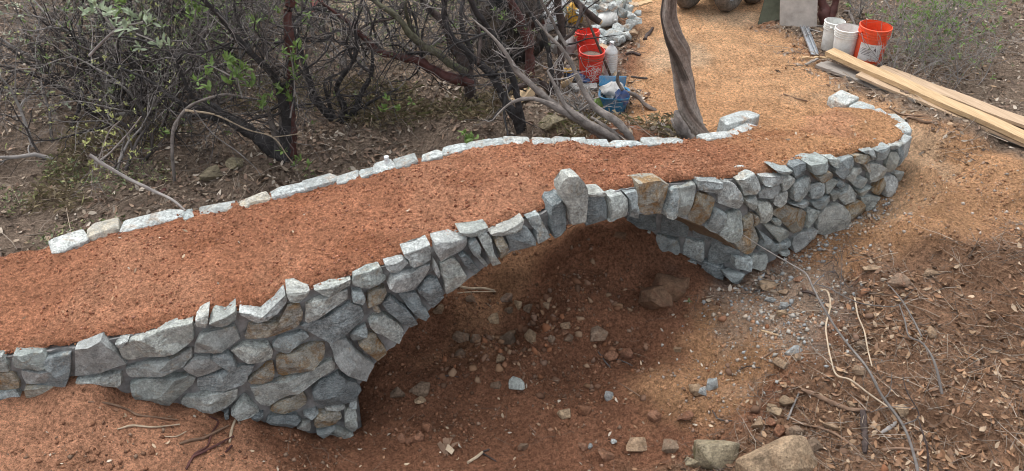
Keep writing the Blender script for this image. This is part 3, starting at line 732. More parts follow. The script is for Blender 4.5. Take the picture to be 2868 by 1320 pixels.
# far kerb
def kerb_stone(a, b, h, wdt, mt, seed, name='kerb_stone'):
    """angular long rock from a to b, h above the deck"""
    rr = random.Random(seed); a = Vector(a); b = Vector(b); L = (b-a).length*1.1; mid = (a+b)/2
    ux = (b-a).normalized(); uy = Vector((-ux.y, ux.x, 0)).normalized(); uz = ux.cross(uy)
    return rock_mesh(name, mt, (L/2, (wdt+.06)/2, (h+.2)/2), mid + uz*(h/2-.1) + uy*(wdt/2-.03), (ux, uy, uz), rr, BR, boxy=True)
def rock_mesh(name, mt, dim, c, ax, rr, parent=None, boxy=False, sub=2, cuts=9, local=False):
    bm = bmesh.new(); pts = []
    if boxy:
        for i in (-1, 1):
            for j in (-1, 1):
                for k in (-1, 1):
                    if rr.random() < .78: pts.append((i*rr.uniform(.72, 1), j*rr.uniform(.72, 1), k*rr.uniform(.8, 1)))
                    else: pts += [(i*rr.uniform(.45, .7), j, k*.9), (i, j*rr.uniform(.4, .7), k*.8), (i*.8, j*.8, k*rr.uniform(.4, .7))]
        pts += [(rr.uniform(-.6, .6), rr.choice((-1, 1))*1.02, rr.uniform(-.5, .8)) for _ in range(4)]+[(rr.uniform(-.7, .7), rr.uniform(-.6, .6), rr.uniform(1., 1.1)) for _ in range(3)]
    else:
        for _ in range(cuts+6):
            p = Vector((rr.gauss(0, 1), rr.gauss(0, 1), rr.gauss(0, 1))).normalized(); m_ = max(abs(p.x), abs(p.y), abs(p.z)); p = p.lerp(p/m_, .55)*rr.uniform(.8, 1.05); pts.append(tuple(p))
    for p in pts: bm.verts.new(p)
    h = bmesh.ops.convex_hull(bm, input=bm.verts); bmesh.ops.delete(bm, geom=[v for v in bm.verts if not v.link_faces], context='VERTS')
    bmesh.ops.dissolve_limit(bm, angle_limit=.14, verts=bm.verts, edges=bm.edges)
    bmesh.ops.bevel(bm, geom=list(bm.edges), offset=.055, segments=1, affect='EDGES', clamp_overlap=True)
    bmesh.ops.triangulate(bm, faces=[f for f in bm.faces if len(f.verts) > 4])
    bmesh.ops.recalc_face_normals(bm, faces=bm.faces); bm.verts.index_update()
    out = [v.co.copy() for v in bm.verts]
    lo = [min(p[i] for p in out) for i in range(3)]; hi = [max(p[i] for p in out) for i in range(3)]
    V = []
    for p in out:
        q = [((p[i]-lo[i])/(hi[i]-lo[i])*2-1)*dim[i]*(1+rr.uniform(-.02, .02)) for i in range(3)]
        v_ = ax[0]*q[0]+ax[1]*q[1]+ax[2]*q[2]; V.append(v_ if local else Vector(c)+v_)
    mb = MB(); mb.add(V, [tuple(v.index for v in f.verts) for f in bm.faces]); bm.free()
    o = mb.build(name, mt, parent, True, 20)
    if local: o.location = Vector(c)
    return o
for i, (a, b, pk) in enumerate(FARPX):
    za, zb = far_zguess(a[0]), far_zguess(b[0])
    A, B = at_z(a[0], a[1]-2, za), at_z(b[0], b[1]-2, zb)
    mp = ((a[0]+b[0])/2, (a[1]+b[1])/2); mid = (A+B)/2
    dm = (.10 if pk is None else max(3, mp[1]-pk)*(mid-Vector((0, 0, CAMH))).length/FPX)
    h = .008+.42*dm; wdt = max(.08, .8*dm/.48)
    kerb_stone(A, B, h, wdt, M['coping_o' if i in (1, 5) else 'coping'], 40+i)
# low kerb curling round the end of the near wall
se = np.linspace(8.42, SLEN-.05, 7)
for i in range(6):
    kz_ = [min(float(deck_z(q)), h1(*wall_pt(q, 0, -.15)[:2])+(.1 if i < 3 else .04))+.005 for q in (se[i], se[i+1])]
    a, b = wall_pt(se[i]+.01, kz_[0], -.02), wall_pt(se[i+1]-.01, kz_[1], -.02)
    kerb_stone(a, b, .03+.015*(i % 2), .12+.03*(i % 3), M['coping'], 80+i)
# ------------------------------------------------------------------ scattered ground matter (nobody could count it)
def scatter_mesh(name, base_V, base_F, pts, sc, cols, mt, flat=.0, squash=None, smooth=False, aim=None):
    """copies of a few small shapes in one mesh; pts (n,3), sc (n,) or (n,3), cols (n,3)"""
    n = len(pts); out = []; CC = []; FF = []; off = 0
    nb = len(base_V); which = R.randint(0, nb, n)
    for b in range(nb):
        I = np.where(which == b)[0]; BV = np.asarray(base_V[b], float); BF = np.asarray(base_F[b] if isinstance(base_F[0], list) else base_F, int); k = len(I)
        if not k: continue
        a = R.uniform(0, 2*np.pi, k); ti = R.normal(0, flat, k); tj = R.normal(0, flat, k)
        S = sc[I] if sc.ndim == 2 else np.repeat(sc[I][:, None], 3, 1)
        P = BV[None]*S[:, None, :]
        ca, sa = np.cos(ti)[:, None], np.sin(ti)[:, None]
        P = np.stack([P[..., 0], P[..., 1]*ca-P[..., 2]*sa, P[..., 1]*sa+P[..., 2]*ca], -1)
        ca, sa = np.cos(tj)[:, None], np.sin(tj)[:, None]
        P = np.stack([P[..., 0]*ca+P[..., 2]*sa, P[..., 1], -P[..., 0]*sa+P[..., 2]*ca], -1)
        ca, sa = np.cos(a)[:, None], np.sin(a)[:, None]
        P = np.stack([P[..., 0]*ca-P[..., 1]*sa, P[..., 0]*sa+P[..., 1]*ca, P[..., 2]], -1) + pts[I][:, None, :]
        out.append(P.reshape(-1, 3)); CC.append(np.repeat(cols[I], len(BV), 0))
        FF.append((BF[None]+(np.arange(k)*len(BV))[:, None, None]).reshape(-1, BF.shape[1])+off); off += k*len(BV)
    o = np_mesh(name, np.vstack(out), np.vstack(FF), mt, np.vstack(CC), smooth); o['kind'] = 'stuff'; return o
OCT_F = [(0, 2, 4), (2, 1, 4), (1, 3, 4), (3, 0, 4), (2, 0, 5), (1, 2, 5), (3, 1, 5), (0, 3, 5)]
def clod(): return np.array([(1, 0, 0), (-1, 0, 0), (0, 1, 0), (0, -1, 0), (0, 0, .8), (0, 0, -.8)])*R.uniform(.6, 1.15, (6, 1))+R.uniform(-.22, .22, (6, 3))
CLODS = [clod() for _ in range(14)]
def pick(cols, n): return np.array(cols)[R.randint(0, len(cols), n)]*R.uniform(.7, 1.25, (n, 1))
# crumbs of earth on the bridge deck
n = 30000; t = R.uniform(0, .985, n); v = R.beta(.8, .8, n)
keep = (R.uniform(0, 1, n) > sstep(.8, .98, t)*.8) & ((fbm(t*9, v*2, 1.3, 3, 77)+R.uniform(-.6, .6, n)+.6*(abs(v-.5)*2)**3) > -.05); t, v = t[keep], v[keep]; n = len(t)
P = np.array([deck_at(a, b) for a, b in zip(t, v)]); P[:, :2] += R.uniform(-.012, .012, (n, 2)); s = .0035+.0115*R.power(.27, n)**1.6; P[:, 2] += s*.25
xs = P[:, 0]; w = np.clip((xs-.8)/1.5, 0, 1)[:, None]
scatter_mesh('earth_crumbs', CLODS, OCT_F, P, s, pick([(.36, .155, .09), (.26, .105, .062), (.42, .2, .125), (.32, .16, .11), (.22, .09, .056)], n)*(1-w)+pick([(.44, .23, .12), (.35, .17, .085), (.5, .29, .17)], n)*w, M['tint'], .5)
def area_pts(n, x0, x1, y0, y1, test):
    X = R.uniform(x0, x1, n); Y = R.uniform(y0, y1, n); m = test(X, Y); X, Y = X[m], Y[m]
    return np.stack([X, Y, hz(X, Y)], 1)
def off_deck(X, Y): return poly_sdf(FOOT, X, Y) > .02
in_front = lambda X, Y: (near_side_fast(X, Y) > .04)
def near_side_fast(X, Y): return np.interp(X, NEAR[:IMAX, 0], NEAR[:IMAX, 1])-Y
def under(X, Y): return (poly_sdf(FOOT, X, Y) < 0) & (near_side(X, Y)[1] > SPRING_L) & (near_side(X, Y)[1] < SPRING_R-.05)
# gravel of the creek bed and banks
P = area_pts(70000, -3.2, 4.6, 3.0, 7.4, lambda X, Y: ((near_side_fast(X, Y) > .03) | under(X, Y)) & (fbm(X, Y, 2.2, 3, 15)+R.uniform(-.8, .8, len(X))+.35*np.exp(-((X-.0)**2+(Y-5.6)**2)/.5) > .05))
n = len(P); s = .005+.02*R.power(.22, n)**1.5; P[:, 2] += s*.2
ot = zone_w(TANB, P[:, 0], P[:, 1])[:, None]; lt = zone_w(LITTERZ, P[:, 0], P[:, 1])[:, None]
cc = pick([(.24, .12, .07), (.19, .095, .058), (.29, .155, .095), (.25, .17, .12), (.15, .085, .055)], n)
cc = cc*(1-ot)+pick([(.36, .2, .115), (.3, .17, .1), (.4, .26, .17), (.38, .33, .28)], n)*ot; cc = cc*(1-lt)+pick([(.2, .12, .075), (.26, .16, .1), (.14, .085, .055)], n)*lt
scatter_mesh('gravel', CLODS, OCT_F, P, s, cc, M['tint'], .5)
# grit spilt over the edge stones
n = 1500; s_ = R.uniform(1.2, SLEN-.9, n); dd = -.125+.11*R.power(.8, n)
P = np.array([tuple(wall_pt(a, float(top_z(a))-.004+.012*float(fbm(a, b, 9, 2, 4)), b)) for a, b in zip(s_, dd)])
scatter_mesh('earth_crumbs', CLODS, OCT_F, P, .003+.008*R.power(.35, n), pick([(.38, .15, .08), (.3, .12, .065), (.45, .22, .12)], n), M['tint'], .5)
# grit of the back path
P = area_pts(26000, .6, 5.5, 6.6, 13, lambda X, Y: off_deck(X, Y) & (poly_sdf(PATHZ, X, Y)+fbm(X, Y, 2, 3, 3)*.3 < .1) & (fbm(X, Y, 1.5, 3, 16)+R.uniform(-.7, .7, len(X)) > .1))
n = len(P); s = .005+.012*R.power(.25, n)**1.5
scatter_mesh('path_grit', CLODS, OCT_F, P, s, pick([(.45, .25, .13), (.36, .19, .09), (.52, .36, .22), (.3, .17, .1)], n), M['tint'], .4)
# broken rock rubble below the arch leg and along the bed
def rub():
    bm = bmesh.new()
    for _ in range(12):
        p = Vector((rnd.gauss(0, 1), rnd.gauss(0, 1), rnd.gauss(0, 1))).normalized(); bm.verts.new((p.x*1.05, p.y*.85, p.z*.65))
    bmesh.ops.convex_hull(bm, input=bm.verts); bm.verts.index_update(); V = np.array([tuple(v.co) for v in bm.verts]); F_r = [tuple(v.index for v in f.verts) for f in bm.faces]; bm.free(); return V, F_r
RB = [rub() for _ in range(14)]
q0, q1 = ground(1270, 850), ground(1500, 930)
X = np.concatenate([q0.x+R.normal(0, .26, 1600), q1.x+R.normal(0, .4, 500), R.uniform(-1.2, 2.8, 200)]); Y = np.concatenate([q0.y+R.normal(0, .2, 1600), q1.y+R.normal(0, .28, 500), R.uniform(3.2, 5.9, 200)])
m = near_side_fast(X, Y) > -.5; m &= (near_side_fast(X, Y) > .03) | under(X, Y); X, Y = X[m], Y[m]; n = len(X); s = .009+.042*R.power(.42, n)**1.6; P = np.stack([X, Y, hz(X, Y)+s*.12], 1)
scatter_mesh('rubble', [v for v, f in RB], [f for v, f in RB], P, s, pick([(.25, .15, .09), (.2, .12, .08), (.24, .125, .075), (.3, .2, .13), (.18, .1, .065), (.26, .12, .065), (.22, .14, .1)], n), M['tint'], .6)
# mortar crumbs at the foot of the wall
p0 = at_z(2190, 860, -.62); n = 1300
X = p0.x+R.normal(0, .3, n); Y = p0.y+R.normal(0, .33, n); X2 = R.uniform(1.9, 3.3, 500); Y2 = np.interp(X2, NEAR[:IMAX, 0], NEAR[:IMAX, 1])-np.abs(R.normal(0, .09, 500))-.05
X = np.concatenate([X, X2]); Y = np.concatenate([Y, Y2]); m = near_side_fast(X, Y) > .03; X, Y = X[m], Y[m]; n = len(X)
P = np.stack([X, Y, hz(X, Y)], 1); s = .006+.026*R.power(.25, n)**1.8; P[:, 2] += s*.3
scatter_mesh('mortar_crumbs', CLODS, OCT_F, P, s, pick([(.38, .38, .36), (.32, .33, .33), (.44, .41, .36), (.4, .33, .26)], n), M['tint'], .5)
# fallen leaves
def leaf_shape():
    b = R.uniform(-.35, .45); c = R.uniform(-.3, .3); w = R.uniform(.25, .42)
    return np.array([(-1, 0, b*.8), (-.3, w, .12+c), (.4, w*.9, -.05+c), (1, 0, b), (.4, -w*.9, .1-c), (-.3, -w, .02-c)])
LEAVES = [leaf_shape() for _ in range(16)]; LEAF_F = [(0, 1, 2, 5), (5, 2, 3, 4)]
LC = [(.27, .2, .15), (.19, .14, .11), (.36, .29, .22), (.45, .39, .32), (.23, .16, .12), (.3, .21, .15), (.14, .105, .085)]
P = area_pts(46000, -7, 2.2, 5.6, 12.5, lambda X, Y: off_deck(X, Y) & (poly_sdf(PATHZ, X, Y) > -.02+fbm(X, Y, 2, 3, 4)*.25) & (Y > 5.7+.1*X) & (fbm(X, Y, 1.2, 3, 18)+R.uniform(-.9, .9, len(X)) > -.25) & (R.uniform(0, 1, len(X)) > .55*zone_w(BRIGHT, X, Y)))
n = len(P); s = .009+.034*R.power(.8, n); P[:, 2] += s*.3+R.uniform(0, .012, n)
scatter_mesh('leaf_litter', LEAVES, LEAF_F, P, s, pick(LC, n), M['tint'], .45)
P = area_pts(15000, 1.0, 4.8, 2.6, 6.4, lambda X, Y: (near_side_fast(X, Y) > .1) & (fbm(X, Y, 1.9, 4, 87)+R.uniform(-.55, .55, len(X)) > -.12) & (poly_sdf(LITTERZ, X, Y)+fbm(X, Y, 2.5, 3, 5)*.3+R.uniform(-.1, .3, len(X)) < -.02))
n = len(P); s = .008+.034*R.power(.7, n); P[:, 2] += s*.3
scatter_mesh('leaf_litter', LEAVES, LEAF_F, P, s, pick([(.27, .16, .095), (.2, .12, .075), (.36, .24, .15), (.44, .33, .23), (.3, .17, .1), (.16, .095, .06), (.24, .15, .1)], n), M['tint'], .55)
P = area_pts(9000, 2.6, 7.5, 6.4, 12.5, lambda X, Y: off_deck(X, Y) & (poly_sdf(BRUSHR, X, Y)+fbm(X, Y, 2.5, 3, 6)*.35 < .15))
n = len(P); s = R.uniform(.014, .035, n); P[:, 2] += s*.3
scatter_mesh('leaf_litter', LEAVES, LEAF_F, P, s, pick(LC+[(.36, .25, .16)], n), M['tint'], .5)
# sparse leaves and chips on the path and in the creek
n = 130; t = R.uniform(.02, .95, n); v = R.uniform(.05, .95, n); P1 = np.array([deck_at(a, b) for a, b in zip(t, v)])
P2 = area_pts(900, -3, 3, 3.2, 6.2, lambda X, Y: near_side_fast(X, Y) > .05); P = np.vstack([P1, P2]); n = len(P); P[:, 2] += .008
scatter_mesh('leaf_litter', LEAVES, LEAF_F, P, R.uniform(.01, .026, n), pick([(.42, .32, .22), (.34, .2, .12), (.5, .43, .34), (.25, .14, .09)], n), M['tint'], .4)
# twig litter: thin three-sided sticks
def twig_shape():
    m = 4; V = []
    o = np.cumsum(R.normal(0, .09, (m, 2)), 0); o -= o.mean(0)
    for i in range(m):
        for k in range(3):
            a = 2.094*k; V.append((-1+2*i/(m-1), o[i, 0]+.016*math.cos(a)*(1.2-.25*i), o[i, 1]*.5+.016*math.sin(a)*(1.2-.25*i)))
    return np.array(V)
TWIGS = [twig_shape() for _ in range(14)]; TW_F = [(i*3+k, i*3+(k+1) % 3, (i+1)*3+(k+1) % 3, (i+1)*3+k) for i in range(3) for k in range(3)]
def twigs(P, lo, hi, cols, tilt=.15):
    n = len(P); s = lo+(hi-lo)*R.power(.5, n); P = P.copy(); P[:, 2] += .006+s*R.uniform(0, .18, n)
    scatter_mesh('twig_litter', TWIGS, TW_F, P, s, pick(cols, n), M['tint'], tilt)
TC = [(.25, .2, .16), (.17, .13, .105), (.34, .29, .24), (.11, .09, .075), (.38, .31, .24)]
twigs(area_pts(9000, -7, 2.2, 5.6, 12, lambda X, Y: off_deck(X, Y) & (poly_sdf(PATHZ, X, Y) > -.05+fbm(X, Y, 2, 3, 4)*.25) & (Y > 5.7+.1*X)), .04, .22, TC)
twigs(area_pts(8500, 1.2, 4.8, 2.6, 6.5, lambda X, Y: (near_side_fast(X, Y) > .12) & (poly_sdf(LITTERZ, X, Y)+fbm(X, Y, 2.5, 3, 5)*.3 < .1)), .03, .17, TC+[(.3, .19, .12)])
twigs(area_pts(2600, 2.6, 7.5, 6.6, 12, lambda X, Y: off_deck(X, Y) & (poly_sdf(BRUSHR, X, Y)+fbm(X, Y, 2.5, 3, 6)*.4 < .15)), .05, .22, TC+[(.42, .34, .26)])
twigs(area_pts(1500, -2, 3, 3.2, 6.4, lambda X, Y: (near_side_fast(X, Y) > .05) & (fbm(X, Y, 1.4, 3, 91) > -.05)), .02, .1, TC, .1)
twigs(area_pts(900, .8, 5, 7, 12, lambda X, Y: off_deck(X, Y) & (poly_sdf(PATHZ, X, Y) < .1) & (fbm(X, Y, 1.1, 3, 92) > .05)), .02, .11, [(.35, .22, .13), (.25, .16, .1), (.42, .33, .24)], .06)
# dry grass in the brush: bent blades
def blade_shape():
    h = R.uniform(.7, 1.2); b = R.uniform(.5, 1.1)
    return np.array([(-.02, 0, 0), (.02, 0, 0), (.015+b*.3, 0, h*.6), (-.015+b*.3, 0, h*.6), (b, .02, h*.8), (b*1.25, .02, h*.62)])
BLADES = [blade_shape() for _ in range(8)]
P = area_pts(30000, -4, 1.6, 6.2, 8.6, lambda X, Y: off_deck(X, Y) & (poly_sdf(PATHZ, X, Y) > .05) & (fbm(X, Y, 1.5, 3, 35) > .1))
n = len(P); scatter_mesh('dry_grass', BLADES, [(0, 1, 2, 3), (3, 2, 4, 5)], P, R.uniform(.05, .13, n), pick([(.26, .21, .13), (.2, .16, .1), (.33, .27, .18), (.17, .17, .08)], n), M['tint'], .5)
# small olive ground plants left of the bridge
P = area_pts(9000, -4.8, -1.4, 5.6, 7.0, lambda X, Y: off_deck(X, Y) & (Y > 5.8+.1*X) & (fbm(X, Y, 2.2, 3, 36) > .22)); n = len(P); P[:, 2] += R.uniform(.01, .12, n)
scatter_mesh('ground_cover', LEAVES, LEAF_F, P, R.uniform(.008, .02, n), pick([(.16, .19, .09), (.2, .23, .14), (.11, .14, .06), (.24, .25, .12)], n), M['tint'], .7)

# ------------------------------------------------------------------ single rocks
def rock(x, y, w, mt, label, hgt=.6, dep=.8, sink=.25, group=None, yaw=None, sub=2, cuts=9):
    """a rock w px wide where the sight line meets the ground"""
    p = ground(x, y); dist = (p-Vector((0, 0, CAMH))).length; r = w*dist/FPX/2
    a = rnd.uniform(-.6, .6) if yaw is None else yaw
    ax = (Vector((math.cos(a), math.sin(a), rnd.uniform(-.12, .12))).normalized(),)
    ay = Vector((0, 0, 1)).cross(ax[0]).normalized(); az = ax[0].cross(ay)
    o = rock_mesh('rock', M[mt], (r, r*dep, r*hgt), p+Vector((0, 0, r*hgt*(1-2*sink))), (ax[0], ay, az), random.Random(int(x*31+y)), None, False, sub, 18 if w > 90 else cuts, True)
    tag(o, label, 'rock', group); return o
K = lambda x, y: (1000+x*.4384, 800+y*.4384)
L_ = lambda x, y: (1800+x*.5058, 720+y*.5058)
C_ = lambda x, y: (1500+x*.38781, 420+y*.38781)
GR = 'loose rocks in the creek bed'
for (x, y), w, mt, lab, hg, dp in [
    (C_(960, 1030), 88, 'rock_dark', 'dark reddish slab lying behind a larger slab under the arch', .6, .7),
    (C_(890, 1115), 104, 'rock_dark', 'largest dark reddish slab under the arch, in front of its pile', .65, .75),
    (C_(1070, 985), 36, 'rock_dark', 'narrow upright brown stone leaning beside the reddish slabs under the arch', 1.1, .6),
    (C_(800, 1035), 34, 'rock_dark', 'small dim brown stone behind the reddish slabs under the arch', .7, .7),
    (C_(610, 630), 34, 'rock_dark', 'tilted grey-brown stone on top of the dark mound under the arch crown', .5, .8),
    (K(1028, 135), 26, 'rock_tan', 'tan rock at the upper edge of the rubble beside the left arch leg', .8, .8),
    (K(1095, 155), 30, 'rock_brown', 'blocky brown rock second in the upper row of the rubble', .8, .8),
    (K(1212, 145), 20, 'rock_tan', 'lone pale tan pebble on the slope past the rubble', .9, .8),
    (K(965, 90), 46, 'rock_brown', 'long flat brown rock lying at the top of the rubble', .4, .6),
    (K(970, 165), 26, 'rock_brown', 'angular brown rock just below the flat one in the rubble', .7, .8),
    (K(870, 225), 34, 'rock_tan', 'round-topped tan rock with a pale chip in the rubble', .7, .8),
    (K(725, 100), 26, 'rock_brown', 'brown rock wedged among roots near the arch leg', .7, .8),
    (K(520, 170), 30, 'rock_tan', 'cream rock with a flat front touching the arch leg', .9, .8),
    (K(665, 345), 50, 'rock_brown', 'low wide brown slab in the lower rubble', .45, .6),
    (K(755, 350), 30, 'rock_brown', 'dark brown lump next to the low wide slab', .8, .8),
    (K(965, 360), 38, 'rock_brown', 'pointed brown rock in the middle of the lower rubble', .9, .8),
    (K(1120, 345), 46, 'rock_tan', 'largest tan-edged wedge rock in the creek rubble', .6, .7),
    (K(1335, 268), 32, 'rock_tan', 'smooth egg-shaped tan rock high in the creek', .6, .8),
    (K(1322, 305), 26, 'rock_red', 'small pink-brown rock just below the smooth egg-shaped one', .6, .8),
    (K(1345, 345), 32, 'rock_brown', 'flattish brown rock in the shade edge below the egg-shaped one', .6, .8),
    (K(1240, 355), 24, 'rock_brown', 'small round brown rock beside the wedge rock', .8, .8),
    (K(1540, 335), 48, 'rock_brown', 'big dark brown boulder half buried in the shaded slope', .8, .8),
    (K(1620, 460), 42, 'rock_red', 'reddish rock half buried below the dark boulder', .6, .8),
    (K(1720, 455), 34, 'rock_red', 'upright red-brown rock with a vertical face by the dead roots', 1., .8),
    (K(915, 480), 28, 'rock_tan', 'single cream-brown rock in the dark earth mid creek', .7, .8),
    (K(660, 435), 30, 'rock_brown', 'dull brown rock sunk in the dark earth near the arch leg', .6, .8),
    (K(1020, 655), 46, 'stone_l', 'pale grey rock with a white side in the middle of the creek', .6, .7),
    (K(890, 645), 30, 'rock_brown', 'low brown rock just before the pale grey one', .5, .8),
    (K(1608, 718), 26, 'mortar_lump', 'round grey lump of mortar alone in the creek', .9, .9),
    (K(410, 680), 50, 'rock_brown', 'cluster of tan-topped rock in shade beside the wall foot', .6, .7),
    (K(265, 700), 38, 'rock_brown', 'dark upright rock in the shade of the wall foot', .9, .8),
    (K(405, 745), 30, 'rock_tan', 'small tan rock below the shaded cluster at the wall foot', .6, .8),
    (K(460, 925), 34, 'rock_red', 'red pointed clod standing above the red gravel', .9, .8),
    (K(290, 990), 26, 'rock_red', 'red clod at the corner of the red gravel near the wall foot', .8, .8),
    (K(338, 1003), 26, 'rock_red', 'red clod between two others on the red gravel', .8, .8),
    (K(392, 985), 32, 'rock_red', 'crumbling red clod nearest the torn bark', .8, .8),
    (K(1060, 1035), 28, 'rock_brown', 'round maroon stone by itself on the bare red earth', .8, .9),
    (K(1450, 805), 36, 'rock_red', 'rust-red rock at the edge of the leaf litter mid creek', .7, .8),
    (K(1322, 830), 38, 'rock_tan', 'flat tan chip of rock near the dry leaves', .45, .8),
    (K(1445, 1045), 24, 'rock_red', 'red stone with a white spot beside two grey lumps', 1., .8),
    (K(1487, 1035), 17, 'mortar_lump', 'grey mortar lump beside the red and white stone', .8, .9),
    (K(1640, 1005), 17, 'mortar_lump', 'grey mortar lump near the flat buried tan rock', .8, .9),
    (K(1800, 1020), 70, 'rock_tan', 'flat buried tan rock with only its top showing at the creek edge', .3, .6),
    (K(1590, 1100), 42, 'rock_red', 'red earthy rock at the bottom edge among twigs', .6, .8),
    (K(1900, 850), 34, 'rock_red', 'deep red rock beside the leaf litter', .8, .8)]:
    rock(x, y, w*1.08, mt, lab, hg, dp, .25, GR)
GR = 'loose rocks on the bank and in the litter'
for (x, y), w, mt, lab, hg, dp, sk in [
    (L_(745, 1185), 195, 'rock_tan', 'biggest flat-topped tan boulder at the bottom edge', .62, .55, .3),
    (L_(860, 1150), 44, 'rock_tan', 'tan stone pressed against the flat-topped boulder', 1.1, .7, .3),
    (L_(395, 1125), 112, 'rock_moss', 'tan boulder with dark moss beside the flat-topped one', .8, .8, .3),
    (L_(280, 1140), 46, 'rock_moss', 'small mossy rock next to the mossy boulder', .7, .8, .3),
    (L_(793, 815), 38, 'rock_tan', 'pointed tan rock standing beside a grey stick', .9, .8, .25),
    (L_(640, 945), 40, 'rock_tan', 'tan rock with a round top behind the flat-topped boulder', .8, .8, .25),
    (L_(840, 1000), 52, 'rock_brown', 'brown blocky rock behind the corner of the flat-topped boulder', .7, .8, .25),
    (L_(755, 975), 40, 'rock_red', 'pinkish rock between two others behind the flat-topped boulder', .8, .7, .25),
    (L_(705, 925), 30, 'rock_red', 'small red rock above the row behind the boulder', .7, .8, .25),
    (L_(935, 1060), 44, 'rock_brown', 'round brown stone sunk in litter right of the boulder', .7, .8, .3),
    (L_(295, 755), 38, 'rock_tan', 'tan rock splashed with grey mortar on the bank', .7, .8, .2),
    (L_(375, 722), 38, 'stone_l', 'grey-white rock leaning on the mortar splashed one', .8, .7, .2),
    (L_(325, 758), 26, 'mortar_lump', 'bubbly mortar lump in front of the splashed rock', .8, .8, .2),
    (L_(770, 600), 48, 'rock_tan', 'flat crumbly tan clod below the big mortar lump', .4, .6, .2),
    (L_(855, 566), 22, 'rock_tan', 'small tan rock touching the big mortar lump', .7, .8, .2),
    (L_(828, 530), 48, 'mortar_lump', 'biggest lump of white-grey mortar on the bank', .4, .5, .15),
    (L_(700, 160), 52, 'rock_tan', 'flat buried tan rock close to the wall corner', .3, .7, .3),
    (L_(780, 205), 28, 'rock_tan', 'tan rock just below the flat buried one by the wall corner', .6, .8, .25),
    (L_(860, 135), 26, 'rock_red', 'red-brown stone under the thin whip near the wall', .6, .8, .25),
    (L_(765, 322), 26, 'rock_tan', 'lone round tan rock above the mortar crumbs', .8, .8, .2),
    (L_(705, 243), 30, 'mortar_lump', 'flat grey mortar cake below the wall corner', .35, .8, .2),
    (L_(780, 280), 22, 'mortar_lump', 'grey mortar chunk beside the round tan rock', .7, .8, .2),
    (L_(190, 522), 20, 'rock_tan', 'small tan pebble alone at the shadow edge', .8, .8, .2),
    (L_(235, 888), 52, 'rock_red', 'wide flat red rock half covered by twigs', .35, .6, .25),
    (L_(65, 895), 34, 'rock_red', 'red rock in the litter near the frame of twigs', .8, .8, .25),
    (L_(150, 1060), 44, 'rock_brown', 'brown rock under dry grass left of the mossy boulder', .6, .8, .3),
    (L_(1265, 80), 44, 'rock_tan', 'thin pale slab propped on the far bank', .3, .6, .1),
    (L_(1415, 150), 50, 'rock_brown', 'dark brown rock at the lip of the hollow', .5, .7, .2),
    (L_(1190, 640), 34, 'rock_tan', 'cream rock in the litter beside the dry vine', .7, .8, .25),
    (L_(1425, 865), 36, 'rock_tan', 'yellowish rock by the thin bare branch', .7, .8, .25),
    (L_(1070, 545), 18, 'rock_red', 'small orange stone on bare earth by the dry vine', .5, .8, .2),
    (L_(1210, 505), 30, 'rock_brown', 'dark stone at the bottom of the hollow', .8, .8, .25),
    (L_(1150, 830), 22, 'rock_tan', 'round tan stone resting behind the driftwood stick', .8, .8, .2),
    (L_(1040, 945), 40, 'rock_tan', 'flat tan shard below the driftwood stick', .35, .5, .2),
    (L_(725, 850), 40, 'rock_tan', 'low tan rock level with the bank left of the grey stick', .35, .8, .3),
    (L_(1600, 430), 34, 'rock_tan', 'pale tan rock high on the bank behind the bare branch', .8, .8, .25),
    (L_(1590, 95), 44, 'rock_tan', 'thin broken tan slab at the upper bank', .35, .6, .15)]:
    rock(x, y, w*1.05, mt, lab, hg, dp, sk, GR)
# mossy stones beyond the bridge
for x, y, w, lab in [(590, 495, 60, 'squat mossy rock in the brush beyond the far kerb'), (660, 465, 50, 'dark rounded rock beside the squat mossy one'), (1545, 350, 70, 'mossy hump of rock below the leaning dead log'), (760, 395, 40, 'dark stone by the burnt shrub base')]:
    rock(x, y, w, 'rock_moss', lab, .6, .8, .3, 'mossy rocks in the brush')
# ------------------------------------------------------------------ manzanitas and other woody plants
F_ = lambda x, y: (240+x*.47205, y*.47205)
G_ = lambda x, y: (950+x*.38780, y*.38780)
H7 = lambda x, y: (1650+x*.35415, y*.35415)
H8 = lambda x, y: (2100+x*.27822, y*.27822)
def limb_pts(cv, pts, k, Y0, dy=0.0, rs=1.0, seed=0):
    """pts: crop x, crop y, half width in crop px; dy: how far the tip leans away in depth"""
    q = random.Random(seed); n = len(pts); P = []
    w1, w2 = q.uniform(0, 6), q.uniform(0, 6)
    for i, (x, y, r) in enumerate(pts):
        t = i/max(1, n-1); Y = Y0+dy*t+.10*math.sin(w1+3*t)*t
        px, py = cv(x, y); v = at_Y(px, py, Y); dist = (v-Vector((0, 0, CAMH))).length
        P.append((v.x, v.y, v.z, max(.002, r*k*dist/FPX*rs)))
    return P
def limb(name, parent, P, mt, n=8, jit=.17, step=.035):
    Q = spline(P, step); m = len(Q)
    h = np.arange(m)*step
    Q[:, 0] += value_noise(h*9, h*0+P[0][0]*7, 1)*Q[:, 3]*.35; Q[:, 2] += value_noise(h*9, h*0+P[0][1]*9, 2)*Q[:, 3]*.3
    Q[:, 3] *= 1+value_noise(h*13, h*0+P[0][2]*11, 3)*.16
    mb = MB(); mb.tube(Q[:, :3], Q[:, 3], n, jit); mb.build(name, M[mt], parent, True, 50); return Q
